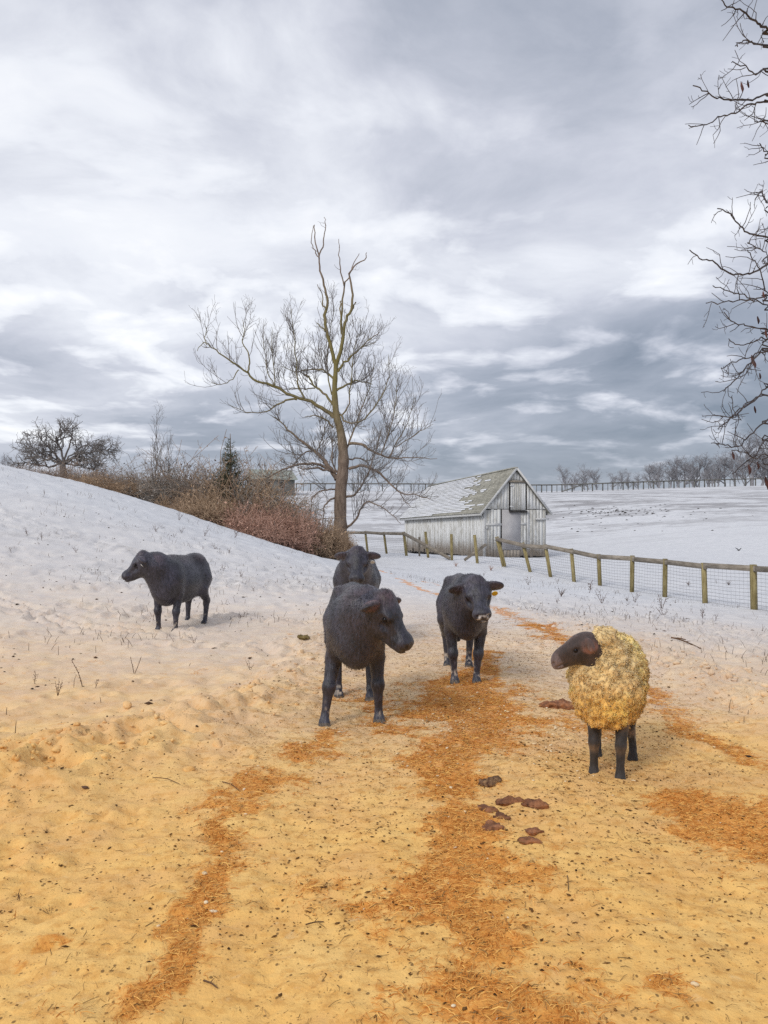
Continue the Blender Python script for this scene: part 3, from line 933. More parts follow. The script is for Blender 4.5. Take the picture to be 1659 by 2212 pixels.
# ------------------------------------------------------------------ bark
def bark_material(name, lo, hi, moss=None, amt=.5, scale=5.0):
    m = bpy.data.materials.new(name)
    m.use_nodes = True
    n = NT(m.node_tree)
    geo = n.add('ShaderNodeNewGeometry')
    tc = n.add('ShaderNodeTexCoord')
    a = n.noise(n.scaled(tc.outputs['Object'], (1.6, 1.6, .5)), scale, 6.0, .65)
    c = n.mix(n.smooth(a, .3, .7), lo, hi)
    if moss:
        b = n.noise(tc.outputs['Object'], .9, 5.0, .6)
        up = n.add('ShaderNodeSeparateXYZ', i0=tc.outputs['Object'])
        h = n.math('MULTIPLY', n.smooth(up.outputs[2], 4.0, 8.5), n.smooth(up.outputs[2], 13.5, 10.5))
        c = n.mix(n.math('MULTIPLY', n.math('MULTIPLY', n.smooth(b, .30, .50), h), amt), c, moss)
    bp = n.add('ShaderNodeBump', Strength=.8, Distance=.02, Height=a)
    s = n.add('ShaderNodeBsdfPrincipled', Base__Color=c, Roughness=.92, Normal=bp.outputs[0])
    s.inputs['Specular IOR Level'].default_value = .2
    n.add('ShaderNodeOutputMaterial', Surface=s.outputs[0])
    return m
M_BARK = bark_material('lichened_bark', (0.15, 0.11, 0.085), (0.30, 0.23, 0.18), (0.20, 0.18, 0.045), .7)
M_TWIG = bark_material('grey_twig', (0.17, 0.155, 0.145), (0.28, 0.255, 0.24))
M_TWIGD = bark_material('dark_twig', (0.05, 0.045, 0.05), (0.11, 0.10, 0.105))
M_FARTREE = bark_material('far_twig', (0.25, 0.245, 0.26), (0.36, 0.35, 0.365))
M_BRAMBLE = bark_material('bramble', (0.24, 0.18, 0.145), (0.50, 0.39, 0.32), scale=.9)
M_GREYBRUSH = bark_material('grey_brush', (0.22, 0.20, 0.175), (0.46, 0.41, 0.36), scale=.9)
M_TANBRUSH = bark_material('tan_brush', (0.30, 0.20, 0.13), (0.55, 0.40, 0.27), scale=.9)
M_RUST = bark_material('rust_grass', (0.46, 0.27, 0.20), (0.68, 0.44, 0.34), scale=.9)
M_CEDAR = bark_material('cedar_leaf', (0.05, 0.06, 0.04), (0.14, 0.145, 0.09), scale=3.0)

def sprout(P, Rad, n, length, spread, up, k=5, r=(.012, .004), seed=1, along=(.25, 1.0), wiggle=.25, weight=None):
    """grow n side shoots from rods P (m,k0,3); returns shoots and their radii"""
    g = np.random.default_rng(seed)
    m, k0, _ = P.shape
    seglen = np.linalg.norm(np.diff(P, axis=1), axis=2).sum(1)
    wgt = seglen if weight is None else seglen * weight
    i = g.choice(m, n, p=wgt / wgt.sum())
    s = g.uniform(along[0], along[1], n) * (k0 - 1)
    a = np.minimum(s.astype(int), k0 - 2)
    f = (s - a)[:, None]
    p = P[i, a] * (1 - f) + P[i, a + 1] * f
    t = P[i, a + 1] - P[i, a]
    t /= np.linalg.norm(t, axis=1, keepdims=True) + 1e-9
    rnd = g.normal(size=(n, 3))
    rnd -= (rnd * t).sum(1, keepdims=True) * t
    rnd /= np.linalg.norm(rnd, axis=1, keepdims=True)
    d = t * (1 - spread) + rnd * spread
    d[:, 2] += up * .5
    d /= np.linalg.norm(d, axis=1, keepdims=True)
    L = g.uniform(length[0], length[1], n) * (1 - .45 * s / (k0 - 1))
    out = [p]
    for q in range(k - 1):
        p = p + d * (L / (k - 1))[:, None]
        out.append(p)
        d = d + g.normal(size=(n, 3)) * wiggle
        d[:, 2] += up * .35
        d /= np.linalg.norm(d, axis=1, keepdims=True)
    pr = np.asarray(Rad)[i, a]
    r0 = np.minimum(pr * .75, r[0] * g.uniform(.7, 1.3, n))
    rr = r0[:, None] + (np.minimum(r[1], r0)[:, None] - r0[:, None]) * np.linspace(0, 1, k)[None]
    return np.stack(out, 1), rr

def resample_all(limbs, k=8):
    P, Q = [], []
    for pts, rad in limbs:
        a, b = rod(pts, rad, resample=k)
        P.append(a)
        Q.append(b)
    return np.array(P), np.array(Q)

# ------------------------------------------------------------------ the tall half-dead tree beside the lane
def build_main_tree():
    D = 38.0
    def z5(x, y):                      # from an enlarged print to metres in the tree's plane
        return seen(406.6 + x * .3523, 440.5 + y * .3523, D)
    base = z5(940, 2120)
    base[2] = gz(base[0], base[1]) - .1
    root = empty('tall_bare_tree', Vector(base))
    tag(root, 'tall bare tree with yellow lichen and broken leaders behind the calves', 'tree')
    def limb(pts, r0, r1, lean=0.0, y0=0.0):
        """lean: how much of the sideways run goes towards (-) or away from the viewer"""
        Q, run = [], 0.0
        for i, p in enumerate(pts):
            q = z5(*p) - base
            if i:
                run += abs(pts[i][0] - pts[i - 1][0]) * .3523 / FPX * D
            q[1] += y0 + lean * run
            Q.append(q)
        return Q, list(np.linspace(r0, r1, len(pts)))
    trunk = [(945, 2180), (938, 2110), (934, 2000), (932, 1900), (935, 1750), (950, 1620), (950, 1520), (935, 1400), (908, 1290), (897, 1150), (903, 1040), (905, 990)]
    tr = [.46, .36, .31, .285, .275, .26, .235, .19, .16, .125, .105, .10]
    Q = []
    for p in trunk:
        Q.append(z5(*p) - base)
    a, b = rod(Q, tr, resample=40)
    b = b * (1 + .05 * np.sin(np.arange(40) * 1.7) + .03 * np.sin(np.arange(40) * 4.1))
    V, F = tubes_vf(a[None], b[None], 14)
    part('trunk', (V, F), M_BARK, root, True)
    L = []
    L.append(limb([(905, 1000), (885, 920), (850, 790), (838, 690), (852, 600), (838, 520), (812, 420), (800, 330), (775, 200), (770, 115)], .095, .018, .15))
    L.append(limb([(800, 330), (780, 290), (755, 220), (768, 130)], .03, .012, .4))
    L.append(limb([(803, 315), (825, 260), (832, 200), (845, 140), (838, 90)], .035, .012, -.4))
    L.append(limb([(905, 1000), (935, 900), (950, 810), (965, 720), (1000, 660), (1010, 560), (990, 450), (1030, 390), (1090, 355), (1092, 320)], .095, .014, -.3))
    L.append(limb([(950, 810), (935, 740), (945, 640), (955, 500), (985, 440), (1010, 360), (1050, 285)], .06, .012, .4))
    L.append(limb([(955, 500), (932, 400), (925, 300), (925, 215)], .035, .011, .3))
    L.append(limb([(940, 760), (930, 650), (935, 590)], .04, .025, .6))
    L.append(limb([(840, 780), (815, 750), (788, 725)], .035, .02, .5))
    L.append(limb([(845, 640), (828, 620), (826, 560), (795, 500)], .04, .014, -.5))
    L.append(limb([(1000, 660), (1020, 620), (1030, 605)], .035, .02, -.3))
    L.append(limb([(892, 1310), (850, 1270), (790, 1240), (750, 1212), (660, 1190), (540, 1132), (430, 1098), (375, 1048), (280, 985), (200, 930), (130, 880), (85, 930)], .10, .012, -.18))
    L.append(limb([(380, 1050), (392, 1010), (385, 930), (345, 870), (355, 800), (345, 735)], .04, .010, .3, -.8))
    L.append(limb([(150, 900), (135, 850), (150, 790)], .02, .009, .4, -1.2))
    L.append(limb([(330, 1040), (300, 1090), (240, 1130), (175, 1125)], .025, .010, -.3, -.9))
    L.append(limb([(670, 1205), (600, 1220), (540, 1255), (500, 1290), (400, 1300), (295, 1265)], .05, .010, -.5, -.3))
    L.append(limb([(540, 1132), (535, 1040), (520, 900), (525, 770)], .03, .008, .3, -.5))
    L.append(limb([(540, 1132), (500, 1050), (478, 900), (475, 780)], .025, .008, -.3, -.5))
    L.append(limb([(885, 1230), (850, 1180), (800, 1130), (770, 1110), (730, 1050), (692, 1020)], .06, .03, .5))
    L.append(limb([(890, 1070), (850, 1030), (800, 1005), (730, 1000), (640, 1000), (540, 950)], .055, .012, .6))
    L.append(limb([(770, 1120), (720, 1130), (660, 1130), (620, 1140)], .03, .012, -.6, .5))
    L.append(limb([(715, 1195), (680, 1130), (670, 1080), (665, 960), (650, 820), (630, 640)], .045, .009, .4, -.3))
    L.append(limb([(918, 1030), (950, 980), (1000, 945), (1050, 900), (1110, 850), (1175, 810)], .06, .016, -.4))
    L.append(limb([(1060, 895), (1100, 880), (1155, 855)], .03, .012, .4, -.5))
    L.append(limb([(912, 1145), (950, 1115), (1000, 1090), (1030, 1072), (1075, 1080), (1125, 1088)], .055, .018, .5))
    L.append(limb([(985, 1470), (1070, 1480), (1150, 1530), (1230, 1560), (1350, 1565), (1515, 1575)], .075, .010, -.25))
    L.append(limb([(1230, 1560), (1300, 1430), (1350, 1330), (1385, 1190)], .03, .008, .4, -.6))
    L.append(limb([(1180, 1545), (1230, 1400), (1270, 1240), (1280, 1060)], .03, .008, -.4, -.5))
    L.append(limb([(1270, 1500), (1400, 1420), (1490, 1370)], .025, .008, -.3, -.6))
    L.append(limb([(985, 1625), (1060, 1608), (1150, 1640), (1210, 1690), (1300, 1775), (1390, 1790), (1475, 1812)], .075, .012, -.35))
    L.append(limb([(1300, 1775), (1320, 1820), (1365, 1860)], .025, .010, -.4, -.8))
    L.append(limb([(910, 1690), (870, 1620), (810, 1550), (760, 1505), (690, 1450), (610, 1385), (540, 1310), (480, 1280)], .12, .010, .35))
    L.append(limb([(905, 1650), (860, 1625), (800, 1600), (720, 1600), (640, 1620), (560, 1660), (470, 1720), (400, 1800)], .085, .010, -.45))
    L.append(limb([(870, 1640), (800, 1625), (740, 1635), (690, 1625)], .06, .02, -.8, -.3))
    L.append(limb([(780, 1520), (800, 1470), (830, 1380), (840, 1250)], .04, .009, .4, .4))
    L.append(limb([(750, 1510), (700, 1520), (630, 1590), (590, 1700)], .04, .010, .5, .6))
    L.append(limb([(925, 1660), (890, 1600), (882, 1500), (890, 1380)], .05, .012, .7))
    L.append(limb([(890, 1370), (850, 1330), (785, 1305), (720, 1320)], .05, .012, -.6))
    L.append(limb([(940, 1300), (980, 1240), (995, 1100), (1010, 930), (1040, 800), (1100, 770)], .04, .008, .5))
    L.append(limb([(930, 1290), (990, 1350), (1080, 1330), (1170, 1230), (1230, 1090), (1225, 960)], .045, .008, -.6))
    L.append(limb([(970, 1500), (1010, 1400), (1060, 1250), (1110, 1100), (1140, 930)], .05, .008, .8))
    L.append(limb([(960, 1800), (1030, 1780), (1090, 1690), (1140, 1560), (1180, 1420)], .06, .010, -.7))
    L.append(limb([(965, 1990), (1030, 1940), (1060, 1860), (1120, 1830), (1230, 1890), (1300, 1960)], .06, .010, -.6))
    L.append(limb([(900, 1800), (850, 1830), (835, 1900), (825, 2010)], .05, .014, -.9))
    L.append(limb([(905, 1750), (840, 1760), (770, 1800), (760, 1900), (745, 2000)], .04, .010, -.7))
    L.append(limb([(945, 1560), (990, 1560), (1070, 1560), (1140, 1640), (1170, 1740)], .05, .010, .8))
    L.append(limb([(880, 1170), (850, 1000), (855, 860), (880, 700), (890, 610)], .035, .008, 1.0))
    for pts, rad in L:
        a, b = rod(pts, rad, resample=max(10, len(pts) * 3))
        jit = rng.normal(size=a.shape) * .02
        jit[0] = 0
        V, F = tubes_vf((a + jit)[None], b[None], 7)
        part('limb', (V, F), M_BARK, root, True)
    P, Q = resample_all(L, 8)
    wt = np.ones(len(L))
    wt[:10] = 0.0                           # the dead leaders carry hardly any twigs
    wt[10:17] = .6
    wt2 = wt.copy()
    wt2[:10] = .22
    P1, R1 = sprout(P, Q, 430, (.7, 2.5), .52, .6, 6, (.016, .006), 1, (.15, .92), .12, wt)
    P2, R2 = sprout(P1, R1, 1700, (.4, 1.05), .5, .45, 5, (.012, .006), 2, (.15, 1.0), .2)
    P2b, R2b = sprout(P, Q, 440, (.25, .65), .7, .3, 5, (.012, .006), 3, (.3, .9), .25, wt2)
    P3, R3 = sprout(np.concatenate([P2, P2b]), np.concatenate([R2, R2b]), 2600, (.2, .5), .55, .35, 4, (.007, .0045), 4, (.2, 1.0), .25)
    vf = join_vf([tubes_vf(P1, R1, 4), tubes_vf(P2, R2, 3), tubes_vf(P2b, R2b, 3), tubes_vf(P3, R3, 3)])
    o = part('crown', vf, M_TWIG, root, True)
    o['kind'] = 'stuff'
build_main_tree()

# ------------------------------------------------------------------ generic bare tree of upright habit
def bare_tree_meshes(seed, h, spread=.5, n1=14, n2=120, n3=420, trunk_r=.12, up=.5, thin=1.0, first=.25):
    g = np.random.default_rng(seed)
    k = 9
    zs = np.linspace(0, h * .82, k)
    bend = np.cumsum(g.normal(size=(k, 2)) * h * .018, axis=0)
    T = np.column_stack([bend[:, 0], bend[:, 1], zs])
    T[0, :2] = 0
    TR = np.linspace(trunk_r, trunk_r * .12, k)
    P0, R0 = T[None], TR[None]
    P1, R1 = sprout(P0, R0, n1, (h * .3, h * .62), spread, up, 7, (trunk_r * .5, trunk_r * .09), seed + 1, (first, .98), .13)
    P2, R2 = sprout(np.concatenate([P1]), R1, n2, (h * .10, h * .26), .55, up * .7, 5, (trunk_r * .17, trunk_r * .055 * thin), seed + 2, (.2, 1), .2)
    P3, R3 = sprout(P2, R2, n3, (h * .04, h * .12), .6, up * .5, 4, (trunk_r * .08 * thin, trunk_r * .04 * thin), seed + 3, (.2, 1), .25)
    trunk = tubes_vf(P0, R0, 8)
    crown = join_vf([tubes_vf(P1, R1, 5), tubes_vf(P2, R2, 3), tubes_vf(P3, R3, 3)])
    return np_mesh('trunk', *trunk), np_mesh('crown', *crown)

def place_tree(name, meshes, loc, rz, scale, mat, label, group=None):
    root = empty(name, loc, rz)
    root.scale = scale
    tag(root, label, 'tree', group)
    link_mesh('trunk', meshes[0], mat, root)
    c = link_mesh('crown', meshes[1], mat, root)
    c['kind'] = 'stuff'
    return root

# the wood on the horizon at the right
FAR = [bare_tree_meshes(100 + 10 * i, 9.0, .52 + .05 * (i % 3), 24, 180, 520, .20, .42, 1.2, .08) for i in range(5)]
spots = [(1222, 1010), (1240, 1018), (1262, 1006), (1290, 1012), (1318, 1020), (1340, 1016), (1358, 1018), (1378, 1022), (1408, 998), (1428, 996), (1448, 992), (1466, 986),
         (1480, 994), (1498, 990), (1514, 985), (1530, 984), (1550, 988), (1566, 980), (1588, 976), (1606, 950), (1625, 945), (1645, 940), (1662, 955), (1690, 960), (1272, 1020), (1424, 1004), (1540, 998)]
WORDS = ['first', 'second', 'third', 'fourth', 'fifth', 'sixth', 'seventh', 'eighth', 'ninth', 'tenth', 'eleventh', 'twelfth', 'thirteenth', 'fourteenth', 'fifteenth', 'sixteenth', 'seventeenth',
         'eighteenth', 'nineteenth', 'twentieth', 'twenty-first', 'twenty-second', 'twenty-third', 'twenty-fourth', 'twenty-fifth', 'twenty-sixth', 'twenty-seventh', 'twenty-eighth']
order = sorted(range(len(spots)), key=lambda i: spots[i][0])
for rank, i in enumerate(order):
    px, py = spots[i]
    d = random.uniform(138, 150)
    x = (px - HX) / FPX * d
    g = float(land(x, d))
    h = EYE + (HY - py) / FPX * d - g
    s = h / 9.0 * random.uniform(.95, 1.05)
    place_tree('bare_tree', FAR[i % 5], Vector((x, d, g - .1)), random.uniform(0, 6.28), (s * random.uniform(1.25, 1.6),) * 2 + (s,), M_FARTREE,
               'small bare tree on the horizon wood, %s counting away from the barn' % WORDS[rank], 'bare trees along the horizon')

# tiny treetops at the far left over the hill
for j, (px, py) in enumerate(((8, 985), (26, 992))):
    d = 70.0
    x = (px - HX) / FPX * d
    g = float(land(x, d))
    h = EYE + (HY - py) / FPX * d - g
    place_tree('bare_tree', FAR[j], Vector((x, d, g - .1)), j * 2.0, (h / 9 * .8, h / 9 * .8, h / 9), M_FARTREE,
               ['bare treetop at the very edge behind the snowy hill', 'small bare treetop between the hill edge and the gnarled tree'][j])

# ------------------------------------------------------------------ gnarled wide tree on the hill
def build_gnarled():
    D = 39.0
    base = seen(135, 1052, D)
    g = float(land(base[0], base[1]))
    root = empty('gnarled_tree', Vector((base[0], base[1], g - .1)))
    tag(root, 'wide gnarled bare orchard tree behind the snowy hill crest', 'tree')
    s = D / FPX
    def L(pts, r0, r1, lean):
        Q = []
        for i, (x, y) in enumerate(pts):
            p = seen(*((0 + x * .4085), (867.5 + y * .4085)), D) - np.array([base[0], base[1], g - .1])
            p[1] += lean * abs(x - pts[0][0]) * .4085 * s
            Q.append(p)
        return Q, list(np.linspace(r0, r1, len(pts)))
    q = seen(330 * .4085, 867.5 + 330 * .4085, D)
    T = [np.array([0.0, 0, 0]), np.array([.05, 0, 1.0]), np.array([q[0] - base[0], 0, q[2] - g + .1])]
    fork = (330, 330)
    limbs = [L([fork, (320, 250), (300, 200), (340, 160), (345, 140)], .10, .02, .3), L([fork, (280, 260), (245, 215), (225, 180)], .10, .02, -.5), L([fork, (250, 310), (180, 280), (120, 260), (100, 250)], .11, .02, .4),
             L([fork, (240, 340), (170, 330), (120, 340)], .09, .02, -.5), L([fork, (390, 280), (450, 270), (520, 250), (575, 260)], .11, .02, .4), L([fork, (400, 310), (480, 310), (540, 320), (580, 345)], .10, .02, -.5),
             L([fork, (370, 240), (400, 190), (395, 150)], .09, .02, -.6), L([fork, (420, 340), (480, 360), (520, 390)], .08, .02, .6), L([fork, (400, 240), (460, 220), (500, 225)], .07, .02, .8), L([fork, (290, 300), (230, 260), (160, 250)], .07, .02, -.8)]
    a, b = rod(T, [.24, .17, .13], resample=10)
    part('trunk', tubes_vf(a[None], b[None], 10), M_TWIG, root, True)
    for pts, rad in limbs:
        a, b = rod(pts, [r_ * .6 for r_ in rad], resample=14)
        a[1:] += rng.normal(size=a[1:].shape) * .04
        part('limb', tubes_vf(a[None], b[None], 6), M_TWIG, root, True)
    P, Q = resample_all(limbs, 8)
    P1, R1 = sprout(P, Q * .6, 230, (.5, 1.4), .65, .2, 6, (.03, .010), 51, (.2, 1), .32)
    P2, R2 = sprout(P1, R1, 650, (.25, .8), .65, .12, 5, (.012, .007), 52, (.1, 1), .35)
    P3, R3 = sprout(P2, R2, 1700, (.15, .45), .65, .02, 4, (.008, .0055), 53, (.1, 1), .35)
    o = part('crown', join_vf([tubes_vf(P1, R1, 4), tubes_vf(P2, R2, 3), tubes_vf(P3, R3, 3)]), M_TWIG, root, True)
    o['kind'] = 'stuff'
build_gnarled()

# saplings standing out of the thicket
SAP = [bare_tree_meshes(300, 4.0, .38, 9, 46, 120, .05, .75, 1.4, .2), bare_tree_meshes(330, 4.0, .3, 8, 34, 90, .045, .8, 1.4, .25)]
for (px, py, by, D, v, lab) in ((330, 900, 1090, 36, 0, 'tallest thin sapling rising out of the brown thicket'), (378, 922, 1100, 36.5, 1, 'slender leaning sapling between the tallest sapling and the cedar'),
                                (612, 1050, 1190, 36.5, 1, 'thin sapling at the foot of the thicket near the tall tree'), (690, 1075, 1200, 40, 0, 'twiggy young tree close beside the big trunk')):
    x = (px - HX) / FPX * D
    z0 = min(EYE - (by - HY) / FPX * D, float(land(x, D)))
    h = EYE + (HY - py) / FPX * D - z0
    place_tree('sapling', SAP[v], Vector((x, D, z0)), v * 1.3 + px, (h / 4 * .9, h / 4 * .9, h / 4), M_TWIG, lab)

# ------------------------------------------------------------------ thicket: brambles and dead growth behind the crest
def thicket_mesh(seed, n, w, h, mat_curl=.35, leaf=0.0, r=.008):
    """a dome of tangled arching stems, w wide and h high"""
    g = np.random.default_rng(seed)
    a = g.uniform(0, 6.283, n)
    rr = np.sqrt(g.uniform(0, 1, n)) * w * .5
    p = np.column_stack([np.cos(a) * rr, np.sin(a) * rr, np.zeros(n)])
    hh = h * np.sqrt(np.clip(1 - (rr / (w * .54)) ** 2, .04, 1)) * g.uniform(.55, 1.05, n) * (1 + .22 * np.sin(a * 3 + seed) + .15 * np.sin(a * 5 + rr * 3))
    d = np.column_stack([np.cos(a) * .25, np.sin(a) * .25, np.ones(n)]) + g.normal(size=(n, 3)) * .45
    d[:, 2] = np.abs(d[:, 2])
    d /= np.linalg.norm(d, axis=1, keepdims=True)
    pts = [p]
    k = 6
    for q in range(k - 1):
        p = p + d * (hh / (k - 1))[:, None] * 1.15
        pts.append(p)
        d = d + g.normal(size=(n, 3)) * mat_curl
        d[:, 2] -= .10
        d /= np.linalg.norm(d, axis=1, keepdims=True)
    P = np.stack(pts, 1)
    P[:, :, 2] = np.maximum(P[:, :, 2], -.1)
    Rd = np.linspace(1.0, .55, k)[None] * r * g.uniform(.7, 1.4, n)[:, None]
    P2, R2 = sprout(P, Rd, n * 2, (.25, .8), .75, .05, 4, (r * .8, r * .6), seed + 5, (.25, 1), .4)
    parts = [tubes_vf(P, Rd, 3), tubes_vf(P2, R2, 3)]
    # withered leaves still hanging
    m = int(n * leaf)
    if m:
        i = g.integers(0, len(P2), m)
        c = P2[i, g.integers(1, 4, m)]
        u = g.normal(size=(m, 3)); u /= np.linalg.norm(u, axis=1, keepdims=True)
        v = np.cross(u, g.normal(size=(m, 3))); v /= np.linalg.norm(v, axis=1, keepdims=True)
        s = g.uniform(.025, .06, m)[:, None]
        V = np.stack([c - u * s, c + v * s * .5, c + u * s, c - v * s * .5], 1).reshape(-1, 3)
        F = np.arange(m * 4).reshape(m, 4)
        parts.append((V, F))
    return np_mesh('stems', *join_vf(parts))

TH = [thicket_mesh(400 + i, 1700, 3.4, 2.6, .35, 1.3, .010) for i in range(3)]
LOW = [thicket_mesh(450 + i, 1400, 2.6, 1.1, .3, 1.0, .009) for i in range(2)]
bushes = [(128, 992, 37.0, 170, 1, 0, 'pale twiggy brush round the trunk of the gnarled tree'),  # px, top py, D, width px, mesh, material, label
    (250, 1010, 37.0, 130, 1, 0, 'low brown bramble bush beside the gnarled tree'), (345, 990, 36.0, 160, 0, 0, 'brown bramble bush under the tallest sapling'),
    (425, 972, 37.0, 170, 1, 0, 'big brown bramble bush left of the cedar'), (500, 992, 36.0, 190, 2, 0, 'dense grey brown thicket beneath the cedar'),
    (555, 1026, 35.5, 140, 0, 0, 'tangled bush at the lower end of the thicket, left of the big tree')]
for (px, py, D, wpx, v, mt, lab) in bushes:
    x = (px - HX) / FPX * D
    g = float(land(x, D))
    h = EYE + (HY - py) / FPX * D - g
    wm = wpx / FPX * D
    root = empty('bramble_bush', Vector((x, D, g - .05)), px * .7)
    root.scale = (wm / 3.4 * 1.25, wm / 3.4 * 1.25, h / 2.6)
    tag(root, lab, 'bush', 'brambles behind the hill crest')
    o = link_mesh('stems', TH[v], M_BRAMBLE, root)
    o.material_slots[0].link = 'OBJECT'
    o.material_slots[0].material = (M_BRAMBLE, M_GREYBRUSH, M_TANBRUSH)[(px // 7) % 3]
    o['kind'] = 'stuff'
low = [(215, 1025, 34, 110), (430, 1060, 33.5, 130), (520, 1080, 33.6, 130), (600, 1085, 34.2, 120), (650, 1110, 35.0, 110), (690, 1130, 35.6, 90), (560, 1100, 33.2, 120), (730, 1150, 37.0, 60)]
lowlab = ['low rusty undergrowth bush at the foot of the gnarled tree', 'rusty undergrowth bush where the crest begins to drop, highest of its row', 'rusty undergrowth bush on the crest below the cedar',
          'rusty undergrowth bush below the lowest bramble, mid row', 'reddish undergrowth bush left of the big trunk, second from it', 'reddish undergrowth bush against the left side of the big trunk',
          'rusty undergrowth bush nearest on the crest, above the standing steer', 'small reddish clump at the foot of the big trunk']
for (px, py, D, wpx), lab in zip(low, lowlab):
    x = (px - HX) / FPX * D
    g = float(land(x, D))
    h = max(EYE + (HY - py) / FPX * D - g, .5)
    wm = wpx / FPX * D
    root = empty('undergrowth_bush', Vector((x, D, g - .05)), px * 1.3)
    root.scale = (wm / 2.6 * 1.3, wm / 2.6 * 1.3, h / 1.1)
    tag(root, lab, 'bush', 'rusty undergrowth along the crest')
    o = link_mesh('stems', LOW[(px // 10) % 2], M_RUST, root)
    o.material_slots[0].link = 'OBJECT'
    o.material_slots[0].material = (M_RUST, M_TANBRUSH)[(px // 10) % 2]
    o['kind'] = 'stuff'

# ------------------------------------------------------------------ small cedar in the thicket
def build_cedar():
    D = 35.2
    x = (497 - HX) / FPX * D
    g = float(land(x, D))
    h = EYE + (HY - 934) / FPX * D - g
    root = empty('cedar_tree', Vector((x, D, g - .05)))
    tag(root, 'small dark evergreen cedar with a pointed top in the thicket', 'tree')
    part('trunk', tubes_vf(np.array([[(0, 0, 0), (.03, 0, h * .5), (0, .03, h)]]), np.array([[.10, .06, .012]]), 7), M_BARK, root, True)
    gq = np.random.default_rng(77)
    n = 520
    z = h * (1 - np.sqrt(gq.uniform(0.0004, 1, n)) * .9)
    a = gq.uniform(0, 6.283, n)
    ln = (h - z) * .30 * gq.uniform(.65, 1.15, n) + .08
    p0 = np.column_stack([np.zeros(n), np.zeros(n), z])
    tip = p0 + np.column_stack([np.cos(a) * ln, np.sin(a) * ln, ln * gq.uniform(.0, .45, n)])
    P = np.stack([p0, (p0 + tip) / 2 - (0, 0, .05), tip], 1)
    Rd = np.tile(np.array([[.012, .008, .004]]), (n, 1))
    P2, R2 = sprout(P, Rd, 5200, (.10, .30), .6, .1, 3, (.010, .005), 78, (.2, 1), .2)
    o = part('crown', join_vf([tubes_vf(P, Rd, 3), tubes_vf(P2, R2 * 1.3, 3)]), M_CEDAR, root, True)
    o['kind'] = 'stuff'
build_cedar()

